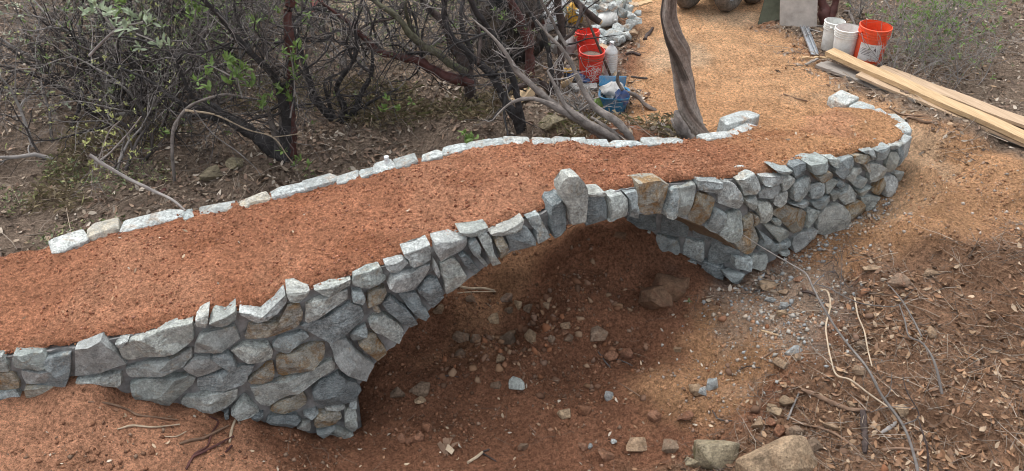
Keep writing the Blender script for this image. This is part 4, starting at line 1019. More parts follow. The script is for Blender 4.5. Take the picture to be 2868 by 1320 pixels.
def grow(mb, p, d, L, r, lev, q, tips=None, droop=0.0, wander=.28, kids=(2, 4), gap=.25):
    n = 5 if lev > 0 else 4; P = [p]; rr = [r]
    for i in range(n):
        d = (d+Vector((q.gauss(0, wander), q.gauss(0, wander), q.gauss(0, wander)-droop))).normalized()
        P.append(P[-1]+d*(L/n)); rr.append(max(.0012, r*(1-.72*(i+1)/n)))
    mb.tube(P, rr, 5 if r > .01 else (4 if r > .004 else 3), .1, False)
    if lev > 0:
        for _ in range(q.randint(*kids)):
            t = q.uniform(gap, .98); i = min(int(t*n), n-1); s = P[i].lerp(P[i+1], t*n-i)
            ax = (P[i+1]-P[i]).normalized(); e = Vector((q.gauss(0, 1), q.gauss(0, 1), q.gauss(0, 1)+.15)); e = (e-ax*e.dot(ax)).normalized()
            grow(mb, s, (ax*q.uniform(.3, 1)+e*q.uniform(.5, 1.1)).normalized(), L*q.uniform(.45, .8), rr[i]*q.uniform(.45, .7), lev-1, q, tips, droop, wander, kids, gap)
    elif tips is not None: tips.append((P[-1], d))
def leaf_fan(mb, p, d, q, L, n, asp=.38):
    """a rosette of oval leaves round a shoot tip"""
    for _ in range(n):
        e = (d*q.uniform(.1, .9)+Vector((q.gauss(0, .8), q.gauss(0, .8), q.gauss(0, .6)+.25))).normalized()
        s = e.cross(Vector((q.gauss(0, .4), q.gauss(0, .4), 1))).normalized(); u = s.cross(e).normalized()
        l = L*q.uniform(.65, 1.2); w = l*asp*q.uniform(.8, 1.15); o = p-d*q.uniform(0, L*.8); b = q.uniform(-.12, .12)*l
        V = [o, o+e*l*.3+s*w*.42+u*.05*l, o+e*l*.68+s*w*.45+u*(.06*l+b*.5), o+e*l+u*b, o+e*l*.68-s*w*.45+u*(.06*l+b*.5), o+e*l*.3-s*w*.42+u*.05*l, o+e*l*.35, o+e*l*.7+u*b*.4]
        mb.add(V, [(0, 1, 6), (1, 2, 7, 6), (2, 3, 7), (3, 4, 7), (4, 5, 6, 7), (5, 0, 6)])
def twiggy(parent, limbs, mt, q, dens, L, lev=2, r=.006, tips=None, rmax=.05, name='twigs', droop=.0, up=.2):
    mb = MB()
    for Q in limbs:
        m = len(Q)
        for _ in range(max(1, int(dens*m*.035))):
            i = q.randint(int(m*.25), m-1)
            if Q[i][3] > rmax and q.random() < .7: continue
            d = Vector((q.gauss(0, 1), q.gauss(0, .8), q.gauss(up, .8))).normalized()
            grow(mb, Vector(Q[i][:3]), d, L*q.uniform(.5, 1.3), min(r*q.uniform(.6, 1.5), Q[i][3]*.7+.002), lev, q, tips, droop)
    if mb.n: o = mb.build(name, M[mt], parent, True); o['kind'] = 'stuff'
KF, KG, K7, K8 = .47205, .3878, .35415, .27822
def base(px, py): return ground(px, py)
def shrub(name, label, cat, basepx, cv, k, limbs, twig=None, leaves=None, seed=1, group=None):
    p = base(*basepx); t = thing(name, label, cat, (0, 0, 0), group=group); q = random.Random(seed); made = []
    for i, (mt, dy, pts) in enumerate(limbs):
        made.append(limb('trunk' if i == 0 else 'branch', t, limb_pts(cv, pts, k, p.y+(.0 if i == 0 else q.uniform(-.04, .04)), dy, 1, seed*31+i), mt, 10 if pts[0][2] > 20 else 7))
    tips = []
    for tw in twig or []: twiggy(t, made, tw[0], q, tw[1], tw[2], tw[3], tw[4], tips)
    if leaves:
        mt, cnt, L, n = leaves; mb = MB(); q.shuffle(tips)
        for tp, d in tips[:cnt]: leaf_fan(mb, tp, d, q, L, n)
        if mb.n: o = mb.build('foliage', M[mt], t, True); o['kind'] = 'stuff'
    return t, made, p
# the burnt manzanita with a red stem, in the middle of the brush
m1, l1, p1 = shrub('burnt_manzanita', 'burnt manzanita with one straight red stem and a black limb reaching far sideways', 'shrub', (800, 432), F_, KF, [
    ('bark_r', .1, [(1215, 930, 36), (1218, 800, 30), (1215, 700, 25), (1207, 520, 24), (1225, 350, 25), (1210, 220, 27), (1200, 100, 26), (1215, 0, 24), (1225, -120, 22), (1210, -300, 16), (1230, -500, 9)]),
    ('char', .25, [(1180, 935, 50), (1080, 862, 42), (960, 772, 36), (850, 702, 28), (740, 655, 21), (600, 625, 14), (480, 560, 9), (380, 480, 7), (200, 400, 5), (60, 330, 3)]),
    ('char', .15, [(1120, 880, 30), (960, 790, 26), (840, 715, 20), (690, 690, 12), (560, 680, 8), (470, 640, 5)]),
    ('char', -.1, [(1190, 930, 42), (1188, 800, 34), (1185, 660, 27), (1165, 560, 24), (1140, 500, 20), (1085, 415, 20), (1000, 330, 18), (900, 230, 16), (840, 150, 14), (760, 60, 13), (700, 0, 12), (620, -120, 9), (560, -260, 5)]),
    ('bark_g', -.05, [(1165, 880, 24), (1120, 780, 20), (1095, 700, 15), (1080, 635, 8)]),
    ('bark_g', .1, [(1150, 850, 20), (1160, 720, 14), (1150, 610, 12), (1165, 520, 8), (1110, 380, 7), (1060, 250, 6), (1090, 80, 5), (1060, -60, 3)]),
    ('char', .3, [(850, 702, 20), (780, 640, 14), (690, 590, 11), (640, 580, 10), (560, 430, 10), (545, 350, 9), (580, 320, 8), (740, 300, 7), (830, 270, 6), (930, 200, 4)]),
    ('char', .2, [(1000, 330, 14), (960, 250, 10), (900, 120, 8), (880, 20, 7), (900, -100, 4)]),
    ('char', .4, [(1195, 560, 16), (1240, 420, 12), (1265, 300, 10), (1240, 180, 8), (1290, 60, 7), (1330, -60, 4)])],
    [('char', 4, .7, 2, .013), ('twig', 14, .5, 2, .006), ('twig_g', 9, .4, 1, .004)], ('leaf', 16, .06, 6), 3)
m2, l2, p2 = shrub('burnt_manzanita', 'small black many-stemmed manzanita standing between the two bigger clumps', 'shrub', (955, 343), F_, KF, [
    ('char', .1, [(1500, 740, 30), (1470, 705, 24), (1400, 640, 20), (1340, 520, 17), (1310, 420, 15), (1280, 300, 12), (1240, 200, 9), (1230, 120, 7), (1200, 0, 5)]),
    ('char', -.1, [(1515, 735, 28), (1530, 640, 18), (1490, 540, 15), (1505, 480, 13), (1580, 380, 11), (1610, 280, 9), (1600, 150, 7), (1650, 30, 5)]),
    ('char', .2, [(1520, 725, 24), (1595, 650, 18), (1640, 540, 14), (1690, 450, 12), (1705, 330, 9), (1690, 200, 7), (1730, 80, 5)]),
    ('char', .0, [(1580, 665, 14), (1680, 610, 9), (1760, 570, 6), (1850, 530, 4)]),
    ('char', .3, [(1470, 700, 14), (1430, 570, 10), (1420, 480, 8), (1500, 440, 6), (1560, 400, 4)]),
    ('char', .15, [(1420, 660, 14), (1340, 590, 10), (1325, 500, 8), (1250, 380, 6), (1180, 300, 4)])],
    [('char', 3, .5, 2, .012), ('twig', 14, .35, 2, .005), ('twig_g', 8, .35, 1, .004)], ('leaf_o', 10, .045, 5), 5)
m3, l3, p3 = shrub('leaning_manzanita', 'largest leaning manzanita with a dark red limb stretched low and mossy upper limbs', 'shrub', G_(960, 735), G_, KG, [
    ('bark_d', .1, [(960, 745, 44), (945, 600, 44), (905, 450, 42), (850, 350, 38), (780, 220, 33), (720, 130, 28), (650, 60, 24), (590, 0, 20), (500, -120, 14), (450, -260, 8)]),
    ('bark_r', -.35, [(960, 600, 34), (880, 575, 38), (760, 545, 35), (660, 492, 33), (570, 430, 30), (440, 410, 27), (300, 385, 24), (220, 310, 21), (130, 230, 17), (50, 150, 14), (-30, 90, 12), (-140, 10, 8), (-240, -100, 5)]),
    ('lichen', -.25, [(920, 520, 26), (800, 455, 26), (720, 390, 27), (600, 322, 27), (535, 268, 26), (470, 190, 23), (400, 110, 21), (300, 40, 19), (230, -20, 16), (130, -110, 10)]),
    ('char', .15, [(930, 560, 24), (960, 400, 20), (900, 230, 18), (880, 100, 16), (900, -30, 13), (880, -160, 8)]),
    ('bark_d', .3, [(300, 385, 15), (200, 350, 11), (100, 345, 9), (0, 300, 7), (-90, 280, 4)]),
    ('bark_d', -.1, [(130, 230, 11), (210, 170, 9), (300, 150, 8), (400, 130, 6), (480, 60, 5)]),
    ('lichen', .0, [(535, 268, 16), (500, 150, 13), (480, 40, 11), (520, -80, 7)]),
    ('char', .2, [(410, 400, 10), (370, 260, 10), (330, 150, 9), (300, 60, 7), (330, -60, 5)]),
    ('char', -.2, [(720, 390, 14), (600, 380, 11), (500, 385, 9), (430, 330, 7), (340, 330, 5)])],
    [('char', 3, .7, 2, .014), ('twig', 12, .4, 2, .006), ('twig_g', 6, .4, 1, .004)], ('leaf_o', 70, .03, 5), 7)
m4, l4, p4 = shrub('black_manzanita', 'black twin-stemmed manzanita with its base just beyond the far kerb', 'shrub', G_(1330, 930), G_, KG, [
    ('char', .15, [(1325, 940, 36), (1250, 805, 36), (1185, 720, 29), (1130, 600, 27), (1080, 510, 26), (970, 430, 25), (860, 320, 23), (790, 230, 21), (760, 100, 19), (770, -10, 17), (740, -140, 10)]),
    ('char', .0, [(1330, 920, 30), (1290, 745, 25), (1262, 600, 22), (1220, 480, 20), (1180, 350, 19), (1095, 230, 19), (1005, 100, 20), (960, 20, 20), (920, -80, 15), (850, -200, 8)]),
    ('bark_d', .25, [(1000, 460, 14), (1010, 360, 14), (1020, 260, 11), (990, 150, 8)]),
    ('char', .1, [(1180, 350, 12), (1120, 290, 8), (1190, 230, 6), (1290, 190, 5), (1360, 185, 3)])],
    [('char', 3, .6, 2, .013), ('twig', 12, .35, 2, .005), ('twig_g', 7, .35, 1, .004)], None, 9)
log, ll, pl_ = shrub('dead_log', 'long grey dead log leaning up from the far kerb across the shrubs', 'log', G_(1925, 1005), G_, KG, [
    ('bark_g', .35, [(1950, 1010, 32), (1860, 945, 34), (1750, 882, 32), (1600, 790, 30), (1480, 700, 26), (1390, 612, 22), (1280, 512, 19), (1210, 390, 16), (1110, 270, 12), (1010, 180, 8), (950, 130, 5)]),
    ('bark_g', .0, [(1600, 790, 22), (1480, 735, 18), (1370, 715, 15), (1250, 740, 11), (1170, 800, 8), (1110, 870, 5)])],
    [('twig_g', 6, .3, 1, .005)], None, 11)
m5, l5, p5 = shrub('red_manzanita', 'smooth red manzanita stem rising in front of the black rubbish bag', 'shrub', G_(1385, 600), G_, KG, [
    ('bark_r', .1, [(1390, 620, 36), (1378, 500, 35), (1370, 400, 32), (1355, 260, 33), (1310, 140, 33), (1250, 50, 28), (1220, -30, 22), (1180, -160, 12)]),
    ('bark_d', .2, [(1340, 200, 14), (1420, 130, 12), (1480, 60, 10), (1560, -40, 7)])],
    [('twig', 9, .35, 2, .005)], ('leaf', 5, .05, 5), 13)
m6, l6, p6 = shrub('dark_manzanita', 'tall dark manzanita in front of the red buckets with a sawn limb', 'shrub', G_(1560, 690), G_, KG, [
    ('bark_d', .1, [(1560, 720, 32), (1565, 640, 30), (1590, 480, 28), (1610, 300, 27), (1595, 150, 26), (1580, 0, 24), (1590, -150, 14)]),
    ('char', .15, [(1545, 640, 20), (1535, 520, 20), (1515, 400, 19), (1475, 250, 18), (1420, 150, 17), (1340, 50, 15), (1280, -60, 10)]),
    ('bark_d', -.1, [(1555, 730, 26), (1520, 660, 24), (1470, 600, 24), (1395, 588, 22), (1280, 632, 17), (1170, 618, 10), (1110, 640, 5)]),
    ('bark_d', .3, [(1620, 290, 14), (1700, 220, 11), (1745, 90, 14), (1720, 10, 16), (1680, -60, 18)]),
    ('bark_g', .1, [(1640, 330, 13), (1590, 250, 12), (1540, 150, 11), (1470, 30, 10), (1430, -80, 6)])],
    [('char', 2, .5, 2, .012), ('twig', 5, .35, 2, .005), ('twig_g', 3, .35, 1, .004)], ('leaf_o', 22, .03, 5), 15)
cl = limb('sawn_limb', m6, limb_pts(G_, [(1680, -60, 18), (1720, 15, 22), (1790, 85, 24), (1850, 135, 25), (1885, 160, 25)], KG, p6.y+.35, 0, 1, 2), 'bark_d', 10)
e = Vector(cl[-1][:3]); dv = (e-Vector(cl[-6][:3])).normalized(); mb = MB(); mb.tube([e-dv*.005, e+dv*.008], [cl[-1][3]*.92, cl[-1][3]*.9], 12); mb.build('sawn_end', M['cut'], m6)
grl, lg_, pg = shrub('grey_dead_shrub', 'pale grey dead stems leaning beside the blue tub down to the kerb', 'shrub', H7(330, 1115), H7, K7, [
    ('bark_g', .3, [(350, 1125, 26), (300, 1040, 30), (200, 950, 30), (100, 890, 28), (30, 830, 24), (-40, 720, 20), (-110, 560, 18), (-220, 380, 15), (-330, 270, 12), (-420, 160, 9)]),
    ('bark_g', .1, [(230, 1120, 30), (120, 1050, 32), (20, 1000, 32), (-80, 930, 28), (-180, 850, 22), (-260, 700, 14), (-330, 560, 10)]),
    ('bark_g', .2, [(290, 1110, 18), (190, 1040, 16), (110, 990, 14), (20, 930, 10)])],
    [('twig_g', 7, .3, 1, .005)], None, 17)
rt, _, _ = shrub('dead_root', 'twisted grey dead root lying on the ground past the blue tub', 'root', H7(520, 880), H7, K7, [
    ('bark_g', .0, [(545, 890, 8), (520, 872, 14), (450, 835, 17), (390, 770, 17), (330, 740, 15), (270, 720, 13), (225, 640, 12), (235, 560, 9)])], None, None, 19)

# the twisted trunk by the path
TW = [(845, 1112, 100), (838, 1060, 86), (815, 960, 82), (785, 860, 78), (768, 780, 74), (758, 690, 73), (735, 570, 64), (712, 440, 67), (690, 350, 78), (662, 250, 76), (632, 130, 66), (637, 20, 58), (650, -80, 56), (640, -250, 52), (600, -480, 46), (640, -760, 36)]
tp = base(*H7(840, 1090)); tt = thing('twisted_tree', 'thick twisted purple-grey trunk beside the path at the end of the bridge', 'tree')
Q = spline(limb_pts(H7, TW, K7, tp.y+.05, .05, 1.0, 3), .014); na = 120; V = []; F = []; C = []
for i, (x, y, z, r) in enumerate(Q):
    h = i*.014; ph = h*4.0+.6*math.sin(h*3.1)+.25*math.sin(h*8)
    for k in range(na):
        a = 2*math.pi*k/na; flare = 1+.5*math.exp(-h*9)*(1+.45*math.cos(3*a+1))
        b = a+ph
        w = 1+.17*math.cos(2*b+.4)+.085*math.cos(3*b+2+h*1.3)+.05*math.cos(7*b+1.2+math.sin(h*5)*.6)+.045*math.cos(11*b+h*2)+.02*math.cos(23*b)
        n_ = float(value_noise(b*5.0, h*2.2, 4))*.09+float(value_noise(b*16, h*5, 6))*.03+float(value_noise(b*40, h*7, 7))*.018
        rr = r*1.0*(w+n_)*flare
        V.append((x+math.cos(a)*rr, y+math.sin(a)*rr, z))
        tone = .45+.35*math.cos(2*b+2.2+math.sin(h*6)*.5)+.22*math.cos(b*5+1+h*2)+float(value_noise(b*4, h*1.7, 8))*.35
        dk = 1 if math.cos(b*1.0-1.0) > .8 else 0
        f = float(np.clip(tone, 0, 1)); st = float(value_noise(b*14, h*3, 12))*.16
        c = np.array((.175, .13, .105))*(1-f)+np.array((.43, .375, .33))*f; c = c*(1+.35*float(value_noise(b*30, h*5, 14)))
        if dk and h > .55: c = c*.5
        C.append(tuple(c*(1+st)))
for i in range(len(Q)-1):
    for k in range(na): F.append((i*na+k, i*na+(k+1) % na, (i+1)*na+(k+1) % na, (i+1)*na+k))
def bark_tint():
    m, nt, b = mat('twisted_bark', .7, .3); p = pos(nt); a = N(nt, 'ShaderNodeVertexColor', layer_name='tint')
    v = ramp(nt, tex(nt, 30, 5, .7, p), [(.3, g(.6)), (.7, g(1.35))]); nt.links.new(mix(nt, 1., a.outputs['Color'], v, 'MULTIPLY'), b.inputs['Base Color'])
    bump(nt, b, tex(nt, 55, 6, .75, p), 1., .014); return m
M['tbark'] = bark_tint()
mb = MB(); mb.v = V; mb.f = F; mb.n = len(V); mb.c = C; mb.build('trunk', M['tbark'], tt)
for pts in ([(800, 1105, 40), (760, 1050, 38), (710, 970, 34), (690, 905, 24), (695, 885, 12)], [(765, 1100, 26), (715, 1030, 26), (680, 985, 22), (655, 945, 14)]):
    limb('split_wood', tt, limb_pts(H7, pts, K7, tp.y-.10, .0, 1, 5), 'bark_g', 9, .25, .02)
st_ = thing('dead_stump', 'low weathered stump of split grey wood at the foot of the twisted trunk', 'stump')
for pts in ([(690, 1105, 26), (640, 1060, 34), (580, 1005, 30), (540, 980, 18)], [(650, 1110, 20), (590, 1080, 26), (545, 1030, 22), (525, 995, 12)]):
    limb('split_wood', st_, limb_pts(H7, pts, K7, tp.y+.02, .1, 1, 6), 'bark_g', 9, .25, .02)
# dark red trunks behind the boards
bt, _, pb = shrub('forked_red_tree', 'dark red forked trunk behind the pale plywood board', 'tree', H8(790, 255), H8, K8, [
    ('bark_r', .1, [(790, 262, 70), (760, 160, 62), (725, 40, 50), (690, -80, 44), (640, -300, 36), (600, -600, 25)]),
    ('bark_r', .1, [(810, 255, 40), (830, 150, 38), (855, 30, 34), (880, -90, 30), (930, -320, 22), (960, -600, 14)])], None, None, 21)

# thickets of thin dark stems filling the brush
def thicket(px, py, h, label, seed, n=9, lev=3, mt='twig', leaf=None, lean=(0, 0), spread=.8, r=.019, grey=2, group='dead thickets in the brush', name='dead_thicket', pos_=None, cat='shrub'):
    q = random.Random(seed); p = base(px, py) if pos_ is None else Vector((pos_[0], pos_[1], h1(*pos_)))
    t = thing(name, label, cat, p, group=group); tips = []
    mb = MB(); mg = MB()
    for i in range(n):
        d = Vector((q.gauss(lean[0], spread*.7), q.gauss(lean[1], spread*.5), 1)).normalized()
        s = Vector((q.gauss(0, .12), q.gauss(0, .12), -.03))
        grow(mg if i < grey else mb, s, d, h*q.uniform(.6, 1.2), r*q.uniform(.5, 1.3), lev, q, tips, .0, .24, (3, 5), .15)
    if mb.n: o = mb.build('stems', M[mt], t); o['kind'] = 'stuff'
    if mg.n: o = mg.build('dry_stems', M['twig_g'], t); o['kind'] = 'stuff'
    if leaf:
        lm, cnt, L, k = leaf; ml = MB(); q.shuffle(tips)
        for tp_, d in tips[:cnt]: leaf_fan(ml, tp_, d, q, L, k)
        o = ml.build('foliage', M[lm], t); o['kind'] = 'stuff'
    return t
M['bramble'] = simple('black_brown_bark', (.042, .037, .036), .85, .15, .5, 6, 0)
thicket(330, 470, .9, 'wiry thicket nearest the cream kerb slab, with small yellow-green leaves', 1, 5, 3, 'twig', ('leaf_y', 120, .028, 4), (.1, .2))
thicket(270, 330, 1.1, 'black tangled thicket at the picture edge below the pale leaved branch', 2, 8, 3, 'bramble', ('leaf_y', 130, .035, 4))
thicket(430, 360, .9, 'dark thicket behind the bent grey sapling', 3, 6, 3, 'bramble')
thicket(560, 300, .9, 'dark thicket under the bright bay leaves', 4, 5, 3, 'twig', ('leaf', 90, .04, 5))
thicket(350, 210, 1.2, 'tall dense dark thicket below the pale leaves', 5, 8, 3, 'bramble', ('leaf_p', 70, .045, 5))
thicket(520, 180, 1.2, 'tall dense dark thicket between pale leaves and red stem', 6, 7, 3, 'bramble', ('leaf', 80, .045, 5))
thicket(680, 170, 1.1, 'dark wiry thicket just behind the red stem', 7, 4, 3, 'bramble', ('leaf_o', 90, .04, 5))
thicket(420, 90, 1.3, 'far dark thicket at the top of the brush beside the pale leaves', 8, 8, 3, 'bramble', ('leaf', 110, .05, 5))
thicket(640, 70, 1.2, 'far dark thicket with green leaves above the black limb', 9, 7, 3, 'twig', ('leaf', 150, .05, 5))
thicket(860, 120, .9, 'thin far thicket with small leaves right of the red stem', 10, 6, 3, 'twig', ('leaf', 170, .045, 5), grey=2)
thicket(1010, 200, .8, 'grey dry thicket under the stretched red limb', 11, 5, 3, 'twig_g')
thicket(1180, 150, .9, 'leafy thicket under the mossy limbs', 12, 6, 3, 'twig', ('leaf', 220, .035, 5))
thicket(1130, 50, .9, 'far leafy thicket before the bright clearing', 13, 5, 3, 'twig', ('leaf', 180, .04, 5))
thicket(1480, 120, .7, 'thin twigs tangled in front of the black rubbish bag', 14, 6, 2, 'twig', ('leaf_o', 30, .03, 4))
thicket(1640, 330, .35, 'low dry twigs between the log and the blue tub', 15, 7, 2, 'twig_g')
thicket(120, 420, 1.1, 'tangled thicket beyond the picture edge by the kerb slab', 16, 4, 3, 'twig', ('leaf_y', 60, .028, 4))
thicket(130, 200, 1.2, 'dark thicket beyond the edge behind the other thickets', 17, 7, 3)
thicket(480, 260, .9, 'wiry dark thicket between the bent sapling and the bay leaves', 51, 5, 3, 'bramble', ('leaf_o', 70, .04, 5))
thicket(300, 255, 1.0, 'black thicket under the pale grey-green leaves', 52, 6, 3, 'bramble', ('leaf_p', 60, .045, 5))
thicket(600, 225, .9, 'dark thicket just above the long black limb', 53, 4, 3, 'bramble', ('leaf', 70, .045, 5))
thicket(260, 130, 1.2, 'dark leafy thicket at the picture edge behind the pale leaves', 54, 6, 3, 'bramble', ('leaf', 110, .05, 5))
thicket(430, 170, 1.0, 'black thicket in the middle of the far brush', 55, 5, 3, 'bramble', ('leaf_o', 70, .045, 5))
thicket(760, 60, 1.0, 'leafy thicket behind the top of the red stem', 56, 5, 3, 'twig', ('leaf', 150, .045, 5))
thicket(1300, 110, .8, 'dark twiggy thicket behind the black twin-stemmed manzanita', 57, 5, 3, 'bramble', ('leaf_o', 110, .04, 5))
thicket(380, 310, .9, 'black tangle just left of the bent sapling', 61, 6, 3, 'bramble', ('leaf_o', 80, .04, 5))
thicket(450, 240, 1.0, 'black tangle between the pale leaves and the bay leaves', 62, 5, 3, 'bramble', ('leaf', 60, .045, 5))
thicket(560, 130, 1.0, 'dark tangle below the fresh green leaves at the top', 63, 5, 3, 'bramble', ('leaf', 120, .05, 5))
thicket(1060, 90, .9, 'dark branching thicket before the bright clearing', 64, 4, 3, 'bramble', ('leaf', 120, .04, 5))
thicket(2560, 150, .75, 'green broom-like bush beside the red bucket', 20, 16, 2, 'twig_g', ('leaf', 1500, .045, 5), group='bushes right of the path', name='green_bush', r=.008, spread=.6)
thicket(2650, 90, .9, 'second green bush behind the broom-like one', 21, 16, 2, 'twig_g', ('leaf', 1200, .045, 5), group='bushes right of the path', name='green_bush', r=.008)
thicket(2420, 45, .6, 'dry grey bush behind the white buckets', 22, 14, 2, 'twig_g', ('leaf_o', 60, .022, 4), group='bushes right of the path', name='dry_bush', r=.006, grey=5)
thicket(2520, 215, .5, 'dry grey bush with few leaves above the stacked planks', 23, 14, 2, 'twig_g', ('leaf_o', 90, .02, 4), group='bushes right of the path', name='dry_bush', r=.006, grey=5)
thicket(2700, 220, .7, 'grey-green bush at the far end of the planks', 24, 14, 2, 'twig_g', ('leaf_o', 120, .022, 4), group='bushes right of the path', name='dry_bush', r=.006)
thicket(2280, 18, .5, 'brown dead bush beyond the plywood boards', 25, 14, 2, 'twig_b', None, group='bushes right of the path', name='dry_bush', r=.006)
thicket(2390, 800, .3, 'small bare reddish seedling with upright twigs on the bank', 26, 4, 2, 'twig_b', None, group='bare seedlings', name='bare_seedling', r=.004, grey=0)
thicket(2330, 745, .25, 'bare dark seedling under the thin whip near the wall', 27, 4, 2, 'twig', None, group='bare seedlings', name='bare_seedling', r=.004, grey=0)

# leafy shoots and saplings (each drawn by its own stem and leaf clumps)
def shoot(label, Y, stem, clumps, mt, L, seed, name='leafy_shoot', smt='twig_g', cv=F_, k=KF, group='leafy shoots', n=7, cat='shoot'):
    q = random.Random(seed); t = thing(name, label, cat, (0, 0, 0), group=group)
    for st in stem: limb('stem', t, limb_pts(cv, st, k, Y, 0, 1, seed), smt, 6, .08)
    mb = MB()
    for x, y, m in clumps:
        for _ in range(m):
            px, py = cv(x+q.gauss(0, 26), y+q.gauss(0, 22)); p = at_Y(px, py, Y+q.uniform(-.12, .12))
            leaf_fan(mb, p, Vector((q.gauss(0, .5), q.gauss(-.3, .4), .8)).normalized(), q, L, n)
    o = mb.build('foliage', M[mt], t); o['kind'] = 'stuff'; return t
yb = p1.y
shoot('bright green bay leaves hanging before the black limb', yb-.35, [[(930, 580, 5), (900, 470, 5), (880, 400, 4)], [(900, 470, 4), (720, 380, 3)]], [(720, 370, 2), (860, 390, 4), (930, 400, 3), (880, 460, 3), (690, 480, 2), (960, 520, 2)], 'leaf', .08, 31)
shoot('green leaves growing along the red stem', yb-.2, [[(1215, 700, 5), (1240, 520, 4), (1215, 300, 3)]], [(1215, 300, 3), (1240, 370, 2), (1250, 430, 3), (1190, 560, 4), (1060, 590, 3), (1130, 530, 2)], 'leaf', .068, 32)
shoot('pale grey-green leaves on a branch reaching in from the picture edge', yb-.5, [[(20, 330, 8), (180, 180, 6), (340, 130, 4)], [(180, 180, 5), (60, 40, 4)], [(300, 200, 4), (420, 250, 3)]], [(60, 30, 3), (150, 60, 3), (240, 120, 4), (340, 130, 4), (390, 240, 3), (40, 70, 3), (180, 150, 2)], 'leaf_p', .075, 33)
shoot('fresh green leaves at the top of the picture above the thicket', yb-.1, [[(640, 150, 5), (660, 40, 4), (700, -60, 3)]], [(640, 30, 4), (700, 50, 3), (730, 20, 4), (620, 70, 2), (190, 20, 3)], 'leaf', .07, 34)
shoot('light green leaves beside the top of the red stem', yb+.5, [[(1290, 200, 4), (1280, 80, 3), (1290, -40, 3)]], [(1270, 40, 4), (1290, 80, 3), (1150, 130, 2), (1300, -10, 4)], 'leaf', .06, 35)
shoot('yellow-green leaflets low at the picture edge', 6.1, [[(60, 1000, 5), (130, 800, 4), (200, 720, 3)]], [(40, 690, 2), (40, 990, 3), (190, 720, 3), (140, 800, 2), (290, 900, 2), (180, 880, 2), (40, 830, 2)], 'leaf_y', .035, 36)
shoot('small green plant rooted below the red stem', yb-.25, [[(1215, 990, 4), (1250, 985, 3)]], [(1250, 985, 2), (1290, 975, 2), (1090, 985, 1)], 'leaf', .05, 37)
shoot('two-leaved green plant between the burnt shrubs', p2.y-.2, [[(1400, 780, 3), (1390, 760, 3)]], [(1370, 745, 2), (1430, 785, 2)], 'leaf', .045, 38)
shoot('lush green plant with broad leaves just beyond the far kerb', 6.75, [[(920, 1050, 4), (910, 990, 4)]], [(900, 970, 2), (915, 1000, 2)], 'leaf', .075, 39, cv=G_, k=KG)
shoot('tiny green sprig at the kerb beside the lush plant', 6.7, [[(1080, 1020, 3), (1080, 1000, 3)]], [(1080, 1000, 1)], 'leaf', .035, 40, cv=G_, k=KG)
shoot('bright green plant under the stretched red limb', p3.y-.6, [[(360, 790, 4), (400, 770, 3)]], [(330, 785, 2), (375, 755, 2), (465, 745, 2)], 'leaf', .06, 41, cv=G_, k=KG)
shoot('pale green sprig at the base of the rubble under the arch', 5.55, [[(1110, 1110, 3), (1110, 1090, 3)]], [(1110, 1090, 1)], 'leaf_o', .035, 42, cv=C_, k=.3878)
shoot('green leaves over the black rubbish bag', p4.y+1.2, [[(1140, 160, 4), (1150, 60, 3)]], [(1150, 90, 2), (1110, 60, 2), (1190, 120, 2)], 'leaf', .045, 43, cv=G_, k=KG)
shoot('fine olive leaves before the white bag', p4.y+1.2, [[(1660, 260, 4), (1640, 60, 3)]], [(1640, 60, 3), (1650, 100, 2), (1670, 250, 2)], 'leaf_o', .032, 44, cv=G_, k=KG)
# bent pale sapling and the fallen pole in front of the brush
bs = thing('bent_sapling', 'slender pale sapling bent over in an arch in front of the thickets', 'sapling')
yb2 = base(*F_(530, 1090)).y
limb('stem', bs, limb_pts(F_, [(532, 1095, 8), (520, 980, 9), (512, 860, 10), (520, 770, 10), (560, 690, 9), (620, 630, 8), (720, 585, 7), (830, 560, 6), (920, 572, 4)], KF, yb2, .2, 1, 2), 'bark_g', 8, .08)
limb('branch', bs, limb_pts(F_, [(590, 655, 6), (760, 680, 5), (960, 770, 4), (1110, 815, 4), (1200, 930, 3), (1250, 990, 2)], KF, yb2+.1, .2, 1, 3), 'stick_pale', 6, .08)
limb('branch', bs, limb_pts(F_, [(1110, 815, 3), (1230, 800, 3), (1290, 785, 2)], KF, yb2+.25, .1, 1, 3), 'stick_pale', 6, .08)
limb('branch', bs, limb_pts(F_, [(640, 650, 4), (760, 800, 3), (900, 900, 3), (1010, 1000, 2), (1040, 1050, 2)], KF, yb2+.1, .1, 1, 4), 'twig_g', 6, .08)
fp = thing('fallen_pole', 'thin grey fallen pole sloping down towards the kerb from the picture edge', 'branch')
limb('stem', fp, limb_pts(F_, [(20, 920, 9), (120, 985, 10), (250, 1060, 10), (400, 1130, 9), (510, 1185, 8), (590, 1250, 5)], KF, 6.1, -.15, 1, 3), 'twig_g', 7, .1)
limb('branch', fp, limb_pts(F_, [(60, 970, 6), (150, 900, 5), (270, 770, 4), (330, 690, 3)], KF, 6.1, .1, 1, 3), 'twig_g', 6, .1)
for i, (label, mt, Y, pts) in enumerate([
    ('broken red-hearted branch end on the ground in the brush', 'bark_r', 0, [(450, 1150, 14), (480, 1125, 14), (520, 1105, 10)]),
    ('pale forked stick curving by the base of the black manzanita', 'stick_pale', -1, [(1690, 750, 4), (1700, 640, 4)])]):
    t = thing('broken_branch', label, 'stick'); p = base(*F_(*pts[0][:2])); limb('stem', t, limb_pts(F_, pts, KF, p.y, .1), mt, 7, .15)
